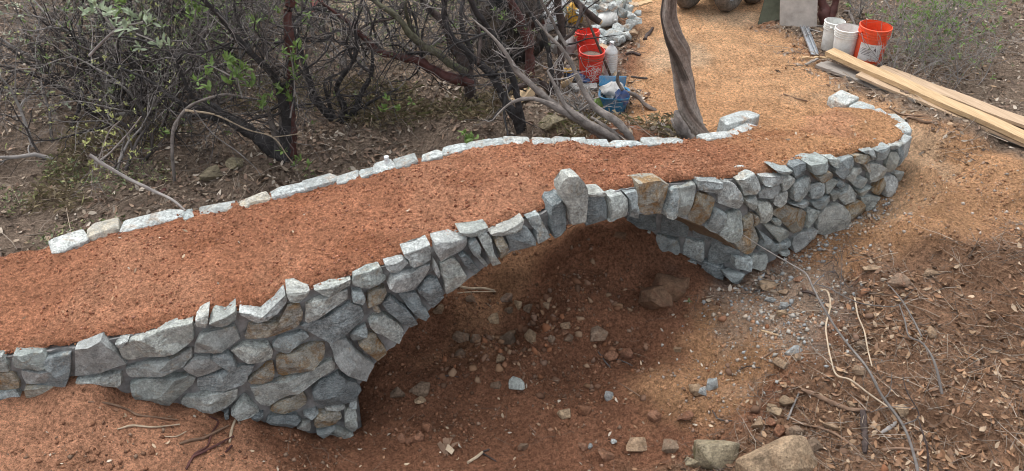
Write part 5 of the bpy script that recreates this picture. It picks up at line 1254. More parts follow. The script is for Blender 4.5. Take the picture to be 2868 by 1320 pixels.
# ------------------------------------------------------------------ sticks and roots on the ground
def on_ground(cv, pts, lift=.004):
    out = []
    for x, y, r in pts:
        px, py = cv(x, y); p = ground(px, py); dist = (p-Vector((0, 0, CAMH))).length
        rr = r*dist/FPX; out.append((p.x, p.y, p.z+rr*.6+lift, rr))
    return out
def stick(label, cv, k, lines, mt='twig_b', name='stick', cat='stick', group='sticks and roots on the ground'):
    t = thing(name, label, cat, group=group)
    for i, pts in enumerate(lines):
        limb('stem' if i == 0 else 'branch', t, on_ground(cv, [(x, y, r*k) for x, y, r in pts]), mt, 7, .15, .02)
    return t
A_C = lambda x, y: (240+x*.47227, 760+y*.47227)
kA, kK, kL = .47227, .4384, .5058
stick('reddish forked root standing out of the earth at the wall foot', A_C, kA, [[(600, 1185, 7), (650, 1090, 7), (720, 1045, 6), (750, 970, 6), (790, 900, 5), (735, 865, 3)], [(640, 1110, 7), (760, 1050, 7), (880, 985, 5)], [(830, 1080, 6), (870, 1040, 6)]], 'bark_r')
stick('short brown stick propped below the pair of wall stones', A_C, kA, [[(560, 1032, 5), (620, 1012, 8), (700, 1000, 9), (780, 960, 8), (850, 922, 5)]])
stick('pale upright root end leaning against the wall foot', A_C, kA, [[(855, 1020, 7), (870, 940, 8), (893, 880, 6)]], 'stick_pale')
stick('long thin root lying over the orange earth at the picture edge', A_C, kA, [[(20, 785, 5), (140, 790, 6), (250, 830, 6), (310, 862, 6), (430, 875, 5), (550, 888, 4)]])
stick('straight dry root below the long thin one', A_C, kA, [[(190, 942, 4), (280, 925, 6), (400, 932, 5), (560, 915, 4)]], 'stick_pale')
stick('thin pale rootlet by the forked root', A_C, kA, [[(470, 985, 3), (540, 985, 4), (600, 955, 3)]], 'stick_pale')
stick('pale barkless branch at the top of the rubble beside the arch', K, kK, [[(635, 12, 8), (720, 25, 9), (800, 30, 9), (880, 40, 6)], [(640, 55, 4), (760, 45, 4), (890, 44, 3)]], 'stick_pale')
stick('white painted stick with two dark prongs on the bare earth', K, kK, [[(705, 1142, 9), (770, 1095, 10), (800, 1070, 9)]], 'stick_pale')
stick('dark forked prong joined to the white painted stick', K, kK, [[(800, 1072, 6), (845, 1055, 5)], [(805, 1080, 6), (850, 1110, 5), (890, 1132, 4)]], 'bark_d')
stick('brown stick lying across the bank beside the litter', K, kK, [[(1540, 430, 4), (1590, 500, 5), (1620, 530, 4)], [(1560, 450, 3), (1700, 490, 4), (1760, 520, 3)]], 'twig')
stick('thin pale-tipped stick pointing at the tan rock in the creek', K, kK, [[(1640, 610, 3), (1720, 660, 4), (1815, 720, 4)]])
stick('stubby curl of bark in the shaded creek', K, kK, [[(515, 600, 5), (580, 582, 7), (650, 590, 4)]], 'bark_d')
stick('flat grey driftwood stick bent in the litter on the bank', L_, kL, [[(875, 740, 8), (940, 770, 12), (1040, 815, 13), (1130, 850, 12), (1200, 858, 10), (1260, 858, 6)]], 'twig_b')
stick('short grey stick standing beside the pointed tan rock', L_, kL, [[(800, 910, 6), (830, 840, 6), (865, 760, 5)]], 'twig_g')
stick('half buried brown log pointing down the litter', L_, kL, [[(1210, 865, 14), (1218, 960, 17), (1225, 1040, 17), (1228, 1095, 12)]], 'bark_d')
stick('curved brown stick in the litter above the big boulder', L_, kL, [[(830, 920, 6), (930, 945, 7), (1040, 975, 7), (1130, 1030, 6), (1190, 1090, 4)]])
stick('long straight brown stick at the edge of the litter', L_, kL, [[(1270, 1085, 7), (1400, 1070, 8), (1560, 1085, 6)]])
stick('short thick grey stick in the middle of the litter', L_, kL, [[(1320, 985, 8), (1370, 950, 10), (1400, 920, 8)]], 'twig_g')
stick('thin dark stick near the red flat rock', L_, kL, [[(385, 855, 3), (420, 905, 4), (495, 915, 3)]], 'twig')
stick('knotty twig lying over the mortar lumps', L_, kL, [[(650, 575, 3), (700, 540, 4), (740, 518, 4), (790, 515, 3)]], 'twig_b')
stick('long twig below the crumbly clod on the bank', L_, kL, [[(520, 635, 3), (580, 615, 3), (650, 622, 3)]], 'twig')
stick('yellow wood splinter on the grey crumbs of the bank', L_, kL, [[(655, 415, 4), (700, 428, 6), (755, 440, 3)]], 'cut')
stick('dark root end under the thin whip beside the wall', L_, kL, [[(870, 200, 5), (920, 205, 9), (960, 222, 7)]], 'bark_d')
H4 = lambda x, y: (2050+x*.4384, 240+y*.4384)
stick('long brown branch lying behind the curled end of the wall', H4, .4384, [[(1060, 240, 5), (1130, 215, 7), (1230, 245, 8), (1310, 240, 6)], [(1000, 150, 4), (1080, 190, 5), (1180, 200, 5), (1300, 195, 4)]], 'twig_b')
stick('thin stick on the ground past the wall end', H4, .4384, [[(1060, 245, 4), (1110, 215, 4), (1140, 190, 3)]], 'stick_pale')
stick('twig lying on the tan path before the bridge', H4, .4384, [[(330, 60, 4), (400, 85, 5), (480, 105, 4)]], 'twig_b')
stick('grey dead branch lying by the white buckets', H8, K8, [[(940, 130, 10), (1000, 140, 16), (1030, 200, 14), (1065, 275, 12), (1140, 245, 9), (1210, 240, 8)]], 'bark_g')
stick('tangle of grey roots behind the red and white buckets', H8, K8, [[(1220, 330, 12), (1330, 260, 14), (1440, 250, 14), (1530, 265, 8)], [(1330, 330, 10), (1440, 290, 12), (1540, 300, 8)], [(1160, 320, 8), (1230, 230, 6)]], 'bark_g')
stick('bundle of thin grey roots before the plywood board', H8, K8, [[(560, 290, 8), (640, 320, 9), (760, 350, 7)], [(570, 250, 8), (610, 320, 8)], [(660, 270, 8), (780, 280, 8)]], 'twig_g')
stick('dark broken branch on the path near the rock heap', H7, K7, [[(290, 440, 9), (340, 425, 13), (405, 445, 10)]], 'bark_d')
stick('thin dark branch lying on the path by the twisted trunk', H7, K7, [[(330, 615, 6), (400, 625, 8), (460, 630, 5)]], 'twig')
stick('short stump of wood on the path behind the rock heap', H7, K7, [[(440, 320, 16), (475, 270, 14), (500, 235, 10)]], 'bark_d')
# dry vine and the bare branches leaning into view over the bank
vine = thing('dry_vine', 'pale dry vine looping over the bank into the litter', 'vine')
limb('stem', vine, [(a, b, c+.03+.05*math.sin(i*1.1)**2, d) for i, (a, b, c, d) in enumerate(on_ground(L_, [(x, y, 2.4) for x, y in [(975, 205), (1010, 240), (1028, 310), (1010, 400), (1005, 480), (1030, 590), (1065, 680), (1130, 735), (1220, 775), (1300, 830), (1360, 900)]]))], 'stick_pale', 6, .05, .02)
limb('branch', vine, [(a, b, c+.05, d) for a, b, c, d in on_ground(L_, [(x, y, 2.0) for x, y in [(1165, 260), (1180, 350), (1215, 440), (1240, 560), (1260, 640)]])], 'stick_pale', 6, .05, .02)
bb = thing('bare_branch', 'long bare grey branch arching down in front of the bank from the wall', 'branch')
def bl(nm, pts, Ys, mt='twig_g', k=kL, cv=L_):
    P = []
    for i, (x, y, r) in enumerate(pts):
        Y = Ys[0]+(Ys[1]-Ys[0])*i/(len(pts)-1); v = at_Y(*cv(x, y), Y); P.append((v.x, v.y, v.z, r*.62*k*(v-Vector((0, 0, CAMH))).length/FPX))
    limb(nm, bb, P, mt, 7, .08, .03)
M['whip'] = simple('blue_grey_bark', (.15, .135, .125), .8, .2, .3, 25, .4)
bl('stem', [(560, -120, 3), (650, -60, 4), (750, 0, 6), (830, 45, 7), (905, 95, 8), (945, 170, 9), (985, 250, 10), (1050, 360, 10), (1120, 460, 10), (1190, 550, 11), (1250, 630, 11), (1340, 790, 12), (1440, 930, 12), (1490, 1050, 12), (1520, 1180, 13), (1540, 1320, 14)], (5.35, 3.3), 'whip')
bl('branch', [(905, 95, 6), (945, 160, 5), (960, 140, 5), (1010, 88, 3)], (4.9, 5.0), 'whip')
bl('branch', [(960, 150, 5), (1030, 170, 5), (1090, 205, 5), (1200, 255, 5), (1350, 275, 4), (1420, 265, 4), (1480, 200, 3), (1515, 170, 2)], (4.8, 4.6), 'whip')
bl('branch', [(1420, 265, 5), (1450, 350, 6), (1475, 440, 6), (1540, 470, 7), (1590, 530, 9), (1625, 610, 11), (1660, 760, 12)], (4.6, 3.9), 'whip')
bl('branch', [(1350, 140, 3), (1430, 235, 5), (1500, 350, 6), (1545, 440, 7)], (4.8, 4.3), 'whip')
bl('branch', [(1090, 205, 3), (1100, 100, 3), (1105, 0, 2)], (4.7, 4.9), 'twig'); bl('branch', [(1095, 90, 3), (1140, 170, 3), (1200, 110, 2)], (4.8, 4.7), 'twig')
bl('branch', [(1440, 930, 6), (1530, 880, 5), (1460, 740, 4), (1440, 650, 2)], (3.6, 3.7), 'twig'); bl('branch', [(1260, 860, 3), (1370, 830, 4), (1520, 840, 3)], (3.9, 3.8), 'whip'); bl('branch', [(1520, 880, 4), (1545, 960, 6), (1575, 1060, 7), (1580, 1190, 8)], (3.6, 3.4), 'bark_d')
bl('branch', [(1340, 780, 5), (1370, 740, 4), (1380, 640, 3)], (3.9, 4.0), 'whip')
for x, y, w, lab in [(583, 1045, 44, 'torn clump of brown bark on the bare earth of the creek')]:
    p = ground(*K(x, y)); t = thing('bark_clump', lab, 'bark', p)
    for i in range(7):
        mb = MB(); a = rnd.uniform(-1, 1); q_ = Vector((rnd.uniform(-.04, .04), rnd.uniform(-.03, .03), .01)); d = Vector((math.sin(a)*.05, math.cos(a)*.05, rnd.uniform(.0, .035))); w_ = Vector((math.cos(a)*.018, -math.sin(a)*.018, .008))
        mb.add([q_-d-w_, q_-d+w_, q_-w_*1.1+Vector((0, 0, .018)), q_+w_*1.1+Vector((0, 0, .018)), q_+d-w_*.7, q_+d+w_*.7], [(0, 1, 3, 2), (2, 3, 5, 4)]); mb.build('bark_strip', M['twig_b'] if i else M['stick_pale'], t)

# ------------------------------------------------------------------ buckets and building leftovers
def bucket(label, px, py, dia, mt, inner, name='plastic_bucket', tilt=(0, 0), yaw=0, hgt=None, logo=False, sticker=False, fill=None, group='buckets', z=None, loc=None, rot=None):
    """px, py: where the middle of its bottom meets the ground; dia: rim diameter in m"""
    p = ground(px, py) if loc is None else Vector(loc)
    t = thing(name, label, 'bucket', p, rot or (tilt[0], tilt[1], yaw), group); Rr = dia/2; H = hgt or dia*1.22; Rb = Rr*.86
    def rad(z_): return Rb+(Rr*.965-Rb)*z_/H
    mb = MB(); mb.lathe([(Rb*.96, 0), (Rb, .006), (rad(H*.5), H*.5), (rad(H*.74), H*.74), (rad(H*.76), H*.76), (rad(H*.96), H*.96), (rad(H)-.006, H), (rad(H*.9)-.006, H*.9), (Rb-.006, .02), (.001, .018)], 36, cap=False)
    mb.lathe([(.001, 0), (Rb*.96, 0)], 36, cap=False); mb.build('body', M[mt], t, True, 40)
    for nm, z0, w in (('rim', .985, .008), ('rib', .90, .007), ('rib', .83, .006), ('rib', .76, .006)):
        mb = MB(); r0 = rad(H*z0); mb.lathe([(r0-.002, H*z0-w), (r0+.007, H*z0-w), (r0+.008, H*z0+w*.6), (r0-.002, H*z0+w)], 36, cap=False); mb.build(nm, M[mt], t, True, 40)
    mb = MB(); P = []
    for i in range(17):
        a = math.pi*i/16; P.append((math.cos(a)*(Rr+.006), -math.sin(a)*Rr*.62-.02, H*.86-math.sin(a)*Rr*1.12))
    mb.tube(P, [.0028]*17, 5); mb.build('handle', M['metal'], t)
    for s in (-1, 1):
        mb = MB(); mb.box((s*(Rr+.004), 0, H*.86), (.014, 0, 0), (0, .03, 0), (0, 0, .03)); mb.build('handle_ear', M[mt], t)
    if fill:
        mb = MB(); mb.lathe([(.001, H*fill), (rad(H*fill)-.008, H*fill)], 30, cap=False); mb.build('contents', M['soilfill'], t)
    front = -math.pi/2-yaw-(math.atan2(p.x, p.y))
    def wrap(me_v, r_off, z0, a0=0.):
        out = []
        for x, y in me_v:
            z_ = z0+y; r_ = rad(z_)+r_off; a = front+a0+x/r_; out.append((math.cos(a)*r_, math.sin(a)*r_, z_))
        return out
    if logo:
        cu = bpy.data.curves.new('lettering', 'FONT'); cu.body = 'THE\nHOME\nDEPOT'; cu.align_x = 'CENTER'; cu.size = H*.17; cu.space_line = .78; cu.offset = .0015; cu.resolution_u = 2
        tmp = bpy.data.objects.new('lettering', cu); SC.collection.objects.link(tmp)
        me = bpy.data.meshes.new_from_object(tmp.evaluated_get(bpy.context.evaluated_depsgraph_get())); bpy.data.objects.remove(tmp)
        co = [(v.co.x, v.co.y+H*.10) for v in me.vertices]; c45, s45 = math.cos(.72), math.sin(.72)
        q = [(x*c45-y*s45, x*s45+y*c45) for x, y in co]
        mb = MB(); mb.add(wrap(q, .0012, H*.36, .35), [tuple(f.vertices) for f in me.polygons]); o = mb.build('lettering', M['print'], t, False)
        mb = MB(); S = H*.27; w = .0045
        for (x0, x1, y0, y1) in ((-S, S, S-w, S), (-S, S, -S, -S+w), (-S, -S+w, -S, S), (S-w, S, -S, S)):
            n_ = 10; V = []
            for i in range(n_+1):
                x = x0+(x1-x0)*i/n_; V += [(x, y0), (x, y1)]
            mb.add(wrap(V, .001, H*.36, .35), [(2*i, 2*i+2, 2*i+3, 2*i+1) for i in range(n_)])
        mb.build('logo_frame', M['print'], t, False)
    if sticker:
        mb = MB(); V = []; n_ = 12; x0, x1, y0, y1 = -Rr*.78, Rr*.62, H*.16, H*.62
        for i in range(n_+1):
            x = x0+(x1-x0)*i/n_; V += [(x, y0+(0 if i > 3 else 0)), (x, y1)]
        mb.add(wrap(V, .0012, 0, .12), [(2*i, 2*i+2, 2*i+3, 2*i+1) for i in range(n_)]); mb.build('paper_label', M['paper'], t, False)
        mb = MB()
        for ln, (xa, xb) in zip((.56, .48, .44, .40, .36, .32), ((-.1, .1), (-.6, -.1), (-.65, -.05), (-.6, .0), (-.65, -.1), (-.6, -.05))):
            V = []
            for i in range(5): x = Rr*(xa+(xb-xa)*i/4); V += [(x, H*ln), (x, H*(ln+.012))]
            mb.add(wrap(V, .002, 0, .12), [(2*i, 2*i+2, 2*i+3, 2*i+1) for i in range(4)])
        mb.add(wrap([(Rr*.12, H*.48), (Rr*.3, H*.42), (Rr*.22, H*.54)], .002, 0, .12), [(0, 1, 2)]); mb.build('label_print', M['ink'], t, False)
        mb = MB(); mb.add(wrap([(-Rr*.3, H*.14), (Rr*.1, H*.14), (Rr*.5, H*.14), (Rr*.3, H*.2), (Rr*.1, H*.25), (-Rr*.1, H*.2)], .0022, 0, .12), [(0, 1, 2, 3, 4, 5)]); mb.build('label_print', M['orange'], t, False)
    return t
def dia_of(px, py, w): p = ground(px, py); return w*(p-Vector((0, 0, CAMH))).length/FPX*.98
x, y = H8(1172, 625); bucket('orange-red bucket with a torn white paper label, behind the planks', x, y, dia_of(x, y, 82), 'orange', None, sticker=True, tilt=(.02, .03), fill=.3, yaw=.3)
x, y = H8(935, 570); bucket('open white bucket standing between the closed white and the orange-red bucket', x, y, dia_of(x, y, 65), 'white', None, tilt=(.0, .02), yaw=2.5)
x, y = H8(800, 500); wb = bucket('white lidded bucket at the back of the three by the planks', x, y, dia_of(x, y, 52), 'white', None, yaw=1.0, hgt=dia_of(x, y, 78))
x, y = G_(1810, 570); bucket('red bucket with a band of dried mud round its rim, beside the jug', x, y, dia_of(x, y, 71), 'red', None, logo=True, tilt=(.05, .0), yaw=.4, fill=.8)
x, y = G_(1800, 430); p = ground(x, y); bucket('red bucket behind the muddy-rimmed one, half hidden', x, y, dia_of(x, y, 66), 'red', None, logo=True, tilt=(-.12, -.06), yaw=.2)
x, y = H7(165, 255); p = ground(x, y); dd = dia_of(x, y, 46); bucket('white bucket lying on its side on the heap of pale rocks', x, y, dd, 'white', None, loc=(p.x-.16, p.y+.05, p.z+dd*.55), rot=(1.45, 0, 1.9))
# mud band on the front red bucket is dried earth: a part of that bucket
mbk = [o for o in SC.objects if o.get('label', '').startswith('red bucket with a band')][0]; Hh = dia_of(*G_(1810, 570), 71)*1.22; Rr = dia_of(*G_(1810, 570), 71)/2
mb = MB(); mb.lathe([(Rr*.95, Hh*.78), (Rr*.975, Hh*.785), (Rr*.99, Hh*.88), (Rr*.985, Hh*.89)], 36, cap=False); mb.build('mud_band', M['soilfill'], mbk)

# planks beside the buckets
def plank(label, c1, c2, wpx, th, lift1, lift2, mt, cv=H8, k=K8, dw=0, name='wooden_plank', group='planks stacked by the buckets'):
    """c1, c2: near and far ends of its middle line (crop px), lying at lift above the ground"""
    a = ground(*cv(*c1), lift1); b = ground(*cv(*c2), lift2)
    L = (b-a).length; u = (b-a).normalized(); s = u.cross(Vector((0, 0, 1))).normalized(); n = s.cross(u); mid = (a+b)/2
    w = wpx
    mb = MB(); rl = random.Random(int(c1[0]))
    m_ = 12; V = []
    for i in range(m_+1):
        q = a.lerp(b, i/m_); sag = n*(.004*math.sin(i*1.3+c1[0]))
        for (sx, sy) in ((-1, -1), (1, -1), (1, 1), (-1, 1)): V.append(q+s*(w/2*sx)+n*(th/2*sy)+sag)
    F = [(i*4+k_, i*4+(k_+1) % 4, i*4+4+(k_+1) % 4, i*4+4+k_) for i in range(m_) for k_ in range(4)]+[(3, 2, 1, 0), tuple(m_*4+i for i in range(4))]
    mb.add(V, F); o = mb.build(name, mt, None, False)
    tag(o, label, 'plank', group); return o
ang = 0
def wang(c1, c2, cv=H8): a = ground(*cv(*c1)); b = ground(*cv(*c2)); return -math.atan2(b.y-a.y, b.x-a.x)
w1 = wood('fresh_plank_wood', (.36, .235, .125), (.64, .47, .28), wang((800, 520), (2000, 1080))); w2 = wood('tan_plank_wood', (.33, .23, .145), (.56, .42, .29), wang((800, 520), (2000, 1080))); w3 = wood('grey_plank_wood', (.22, .2, .18), (.36, .32, .28), wang((700, 640), (2000, 1170)))
plank('long bright yellow board lying on top of the other planks', (800, 525), (2900, 1440), .15, .045, .13, .10, w1)
plank('wide tan board in the middle of the stack, half under the bright one', (1120, 735), (2850, 1445), .22, .026, .07, .055, w2)
plank('tan board behind the bright one showing along its far edge', (1300, 690), (2900, 1290), .17, .03, .08, .06, w2)
plank('grey weathered board at the front of the stack with a tan face', (690, 650), (2800, 1460), .12, .03, .045, .03, w3)
plank('tan-grey board lowest in the stack, wedged under the grey one', (740, 640), (1700, 1010), .12, .028, .012, .012, w3)
plank('short splintered offcut of yellow wood before the plank ends', (520, 585), (800, 582), .03, .02, .012, .012, w1, name='wood_offcut')
plank('dark brown offcut curled against the plank ends', (560, 655), (690, 590), .02, .015, .015, .03, w3, name='wood_offcut')
plank('thin plank on top of the rock heap', H7(312, 30), H7(390, 44), .1, .02, .25, .25, w2, cv=lambda x, y: (x, y), name='wood_offcut')
plank('pale plank sticking out behind the rock heap', H7(385, 40), H7(490, 8), .08, .02, .1, .12, w1, cv=lambda x, y: (x, y), name='wood_offcut')
plank('brown wood block between the red bucket and the rock heap', H7(85, 372), H7(165, 408), .07, .05, .06, .05, w2, cv=lambda x, y: (x, y), name='wood_offcut')
# two zinc channels on the path
for i, (x0, x1, lab) in enumerate([(525, 635, 'outer zinc channel lying flat from the plywood board to the planks'), (555, 662, 'inner zinc channel lying flat nearest the white buckets')]):
    a = ground(*H8(x0, 285)); b = ground(*H8(x1, 565)); u = (b-a).normalized(); s = u.cross(Vector((0, 0, 1))).normalized(); n = s.cross(u); mid = (a+b)/2+Vector((0, 0, .012)); L = (b-a).length
    t = thing('zinc_channel', lab, 'channel', mid, group='zinc channels')
    mb = MB(); mb.box((0, 0, 0), u*L, s*.045, n*.003); mb.build('web', M['metal'], t, False)
    for sg in (-1, 1): mb = MB(); mb.box(s*(.024*sg)+n*.01, u*L, s*.003, n*.024); mb.build('flange', M['metal'], t, False)
# boards leaning on the forked trunk
def board(label, pts, Y0, dY, th, mt, name='plywood_board'):
    """pts: outline at its front face (crop px), leaning back by dY over its height"""
    ys = [p[1] for p in pts]; lo, hi = max(ys), min(ys); V = []
    F3 = [at_Y(*H8(x, y), Y0+dY*(lo-y)/(lo-hi)) for x, y in pts]; nn = (F3[1]-F3[0]).cross(F3[2]-F3[0]).normalized()
    if nn.y < 0: nn = -nn
    n = len(pts); V = F3+[v+nn*th for v in F3]; mb = MB()
    mb.add(V, [tuple(range(n)), tuple(range(2*n-1, n-1, -1))]+[(i, i+n, (i+1) % n+n, (i+1) % n) for i in range(n)])
    return tag(mb.build(name, mt, None, False), label, 'board', 'boards leaning on the forked trunk')
yb_ = ground(*H8(490, 275)).y
board('pale weathered plywood board leaning upright on the forked red trunk', [(303, 290), (675, 268), (688, -150), (310, -150)], yb_, .12, .018, M['lboard'])
board('dark green-grey board leaning askew beside the pale plywood', [(80, 252), (302, 200), (330, -150), (190, -150)], ground(*H8(150, 240)).y+.02, .22, .018, M['gboard'])

# rubbish by the shrubs
def blob(name, label, cat, c, dim, mt, seed, wr=.16, sub=4, group=None):
    import bmesh
    bm = bmesh.new(); bmesh.ops.create_icosphere(bm, subdivisions=sub, radius=1); V = []
    for v in bm.verts:
        p = v.co.copy(); a = math.atan2(p.y, p.x)
        f = 1+wr*float(value_noise(a*2.6+seed, p.z*2.4, seed))+wr*.7*abs(float(value_noise(a*7+p.z*3, p.z*4-a*2, seed+3)))+wr*.35*float(value_noise(a*15, p.z*13, seed+5))
        q = Vector((p.x*dim[0]*f, p.y*dim[1]*f, max(p.z*f, -.8)*dim[2])); V.append(q)
    mb = MB(); mb.add(V, [tuple(v.index for v in f.verts) for f in bm.faces]); bm.free()
    o = mb.build(name, M[mt], None, True, 45); o.location = c; return tag(o, label, cat, group)
p = ground(*G_(1225, 490)); blob('rubbish_bag', 'bulging black plastic rubbish bag behind the dark stems', 'bag', p+Vector((0, .25, .42)), (.33, .3, .55), 'black', 3, .2)
p = ground(*G_(1170, 330)); blob('rubbish_bag', 'smaller dark bag slumped behind the bulging black one', 'bag', p+Vector((-.05, .5, .3)), (.26, .24, .34), 'black', 8, .2)
p = ground(*G_(1450, 260)); blob('white_bag', 'crumpled white plastic bag between the stems and the rock heap', 'bag', p+Vector((0, .25, .2)), (.26, .2, .3), 'wpoly', 5, .25)
p = ground(*G_(1720, 230)); blob('yellow_sack', 'yellow sack half hidden behind the far red bucket', 'sack', p+Vector((-.02, .2, .12)), (.09, .08, .12), 'yellow', 6, .22, 3)
p = ground(*G_(1610, 400)); blob('grey_sack', 'grey-green rolled sack beside the dark stem', 'sack', p+Vector((.02, .1, .06)), (.14, .1, .11), 'cloth', 7, .18, 3)
def sheet(name, label, cat, polys, mt, th=.004, cv=G_, lift=.01, group=None):
    """folded card: panels given by outline (x, y, height above the ground)"""
    t = thing(name, label, cat, group=group)
    for poly in polys:
        V = []
        for x, y, h in poly: V.append(ground(*cv(x, y), h+lift))
        nn = (V[1]-V[0]).cross(V[2]-V[0]).normalized(); n = len(V); W = V+[v+nn*th for v in V]; mb = MB()
        mb.add(W, [tuple(range(n-1, -1, -1)), tuple(range(n, 2*n))]+[(i, (i+1) % n, (i+1) % n+n, i+n) for i in range(n)]); mb.build('panel', M[mt], t, False)
    return t
sheet('cardboard_sheet', 'flattened tan cardboard piece lying under the curved dark branch', 'cardboard', [[(1215, 715, .02), (1290, 655, .08), (1300, 745, .01)], [(1290, 655, .08), (1400, 625, .12), (1412, 690, .03), (1305, 748, .01)]], 'card')
sheet('cardboard_box', 'torn open cardboard box with raised flaps before the dark stems', 'cardboard', [[(1415, 570, .16), (1450, 560, .22), (1545, 640, .02), (1510, 650, .0)], [(1470, 600, .12), (1610, 590, .1), (1630, 640, .01), (1540, 645, .01)], [(1600, 600, .12), (1700, 555, .16), (1680, 600, .05), (1625, 640, .01)]], 'card')
sheet('roofing_scrap', 'silvery corrugated scrap behind the cardboard box', 'scrap', [[(1620, 500, .05), (1680, 470, .06), (1700, 490, .03), (1640, 520, .01)], [(1600, 530, .04), (1700, 495, .04), (1705, 510, .01), (1610, 545, .01)]], 'metal')
sheet('grey_pad', 'grey foam pad lying below the blue gloves', 'pad', [[(1640, 600, .04), (1860, 600, .05), (1865, 635, .02), (1700, 650, .02)]], 'cloth', .025)
gl = thing('work_gloves', 'dark blue work gloves dropped in front of the muddy red bucket', 'gloves', ground(*G_(1745, 625)))
def glove(c, a, mt):
    mb = MB(); u = Vector((math.cos(a), math.sin(a), .1)); s = Vector((-math.sin(a), math.cos(a), 0)); c = Vector(c)
    mb.tube([c-u*.09, c-u*.05, c, c+u*.035], [.032, .03, .042, .036], 8)
    for i, l in enumerate((.06, .075, .07, .055)): q = c+u*.03+s*((i-1.5)*.02); mb.tube([q, q+u*l*.6+Vector((0, 0, .006)), q+u*l], [.011, .011, .008], 6)
    q = c-u*.01+s*.04; mb.tube([q, q+s*.03+u*.03, q+s*.035+u*.055], [.012, .012, .009], 6); mb.build('glove', M[mt], gl)
glove((0, 0, .07), -.7, 'dblue'); glove((-.06, .03, .1), -.2, 'dblue')
dr = thing('power_tool', 'small yellow and black hand tool lying on the cardboard by the gloves', 'tool', ground(*G_(1670, 600))+Vector((0, 0, .13)))
mb = MB(); mb.tube([(-.07, 0, 0), (.03, 0, 0), (.06, 0, 0)], [.026, .03, .016], 8); mb.build('body', M['yellow'], dr); mb = MB(); mb.tube([(-.04, 0, 0), (-.055, -.03, -.07)], [.02, .018], 8); mb.build('grip', M['black'], dr); mb = MB(); mb.tube([(.06, 0, 0), (.1, 0, 0)], [.012, .006], 8); mb.build('chuck', M['black'], dr)
# blue tub full of rags
p = ground(*H7(190, 870)); s_ = (p-Vector((0, 0, CAMH))).length/FPX
tb = thing('blue_tub', 'blue plastic tub with a bent lid and grey rags, below the jug', 'tub', p, (0, 0, -.12)); w, d, h = 230*K7*s_/2, .13, .16
mb = MB(); rp = lambda k_, z_, n=28: [Vector((math.copysign(abs(math.cos(a))**.5, math.cos(a))*w*k_, math.copysign(abs(math.sin(a))**.5, math.sin(a))*d*k_, z_)) for a in [2*math.pi*i/n for i in range(n)]]
V = rp(.8, 0)+rp(.96, h)+rp(1.06, h+.002)+rp(1.06, h+.016)+rp(.93, h+.012)+rp(.77, .01); F = [(j*28+i, j*28+(i+1) % 28, (j+1)*28+(i+1) % 28, (j+1)*28+i) for j in range(5) for i in range(28)]+[tuple(range(27, -1, -1)), tuple(5*28+i for i in range(28))]
mb.add(V, F); mb.build('body', M['blue'], tb, True, 40)
mb = MB(); mb.add([(-w*1.05, d*.9, h+.02), (w*.7, d, h+.02), (w*.75, d*1.2, h+.11), (-w*1.1, d*1.2, h+.1), (-w*1.05, d*.9+.01, h+.02), (w*.7, d+.01, h+.02), (w*.75, d*1.2+.01, h+.11), (-w*1.1, d*1.2+.01, h+.1)], [(0, 1, 2, 3), (7, 6, 5, 4), (0, 4, 5, 1), (1, 5, 6, 2), (2, 6, 7, 3), (3, 7, 4, 0)]); mb.build('lid', M['blue'], tb, False)
blob('cloth_rag', 'grey-white rag heaped in the blue tub', 'rag', p+Vector((-.02, .03, h+.03)), (w*.7, d*.7, .06), 'cloth', 9, .3, 3)
blob('cloth_rag', 'dark rag hanging over the front of the blue tub', 'rag', p+Vector((w*.45, -d*.6, h-.0)), (.06, .05, .075), 'dblue', 11, .3, 3)
blob('green_bag', 'small green bag squashed against the side of the blue tub', 'bag', p+Vector((-w*.95, -.03, .06)), (.06, .06, .08), 'leaf', 12, .3, 3)
# ribbed water jug
p = ground(*H7(165, 595)); s_ = (p-Vector((0, 0, CAMH))).length/FPX; Rj = 105*K7*s_/2; Hj = .34
jg = thing('water_jug', 'clear ribbed plastic water jug standing beside the muddy red bucket', 'jug', p); pr = [(Rj*.9, 0), (Rj, .01)]
for i in range(9): z_ = .03+i*.024; pr += [(Rj, z_), (Rj*.93, z_+.008), (Rj*.93, z_+.012), (Rj, z_+.02)]
pr += [(Rj*.95, .26), (Rj*.6, .3), (Rj*.3, .32), (Rj*.28, .335)]; mb = MB(); mb.lathe(pr, 28); mb.build('body', M['water_jug'], jg, True, 60)
mb = MB(); mb.lathe([(Rj*.33, .333), (Rj*.33, .36), (.001, .362)], 20); mb.build('cap', M['wpoly'], jg, True, 40)
# leaning rusty bar and coil of corrugated hose
rb = thing('rusty_bar', 'rusty iron bar leaning against the sawn limb beside the jug', 'bar'); pb_ = ground(*H7(205, 690))
q_ = at_Y(*H7(-50, 60), pb_.y+.35); mb = MB(); mb.tube([pb_, pb_.lerp(q_, .5), q_], [.013]*3, 8); mb.build('bar', M['rust'], rb)
hs_ = thing('ribbed_hose', 'pale ribbed hose lying along the ground below the jug', 'hose'); P = on_ground(H7, [(205, 610, 5), (225, 650, 5), (255, 700, 5), (290, 740, 5)]); Q = spline(P, .008)
mb = MB(); mb.tube(Q[:, :3]+np.array((0, 0, .012)), [(.024 if i % 3 else .034) for i in range(len(Q))], 10); mb.build('tube', M['stick_pale'], hs_, False)
# plastic bottle standing against the kerb
p = at_z(1081, 468, .40); bo = thing('plastic_bottle', 'small clear plastic bottle standing behind the far kerb stones', 'bottle', p+Vector((0, .06, -.16))); mb = MB(); mb.lathe([(.04, 0), (.044, .01), (.044, .12), (.03, .16), (.016, .185), (.016, .2)], 20); mb.build('body', M['water_jug'], bo, True, 60)
mb = MB(); mb.lathe([(.019, .198), (.019, .218), (.001, .219)], 16); mb.build('cap', M['wpoly'], bo, True, 40)
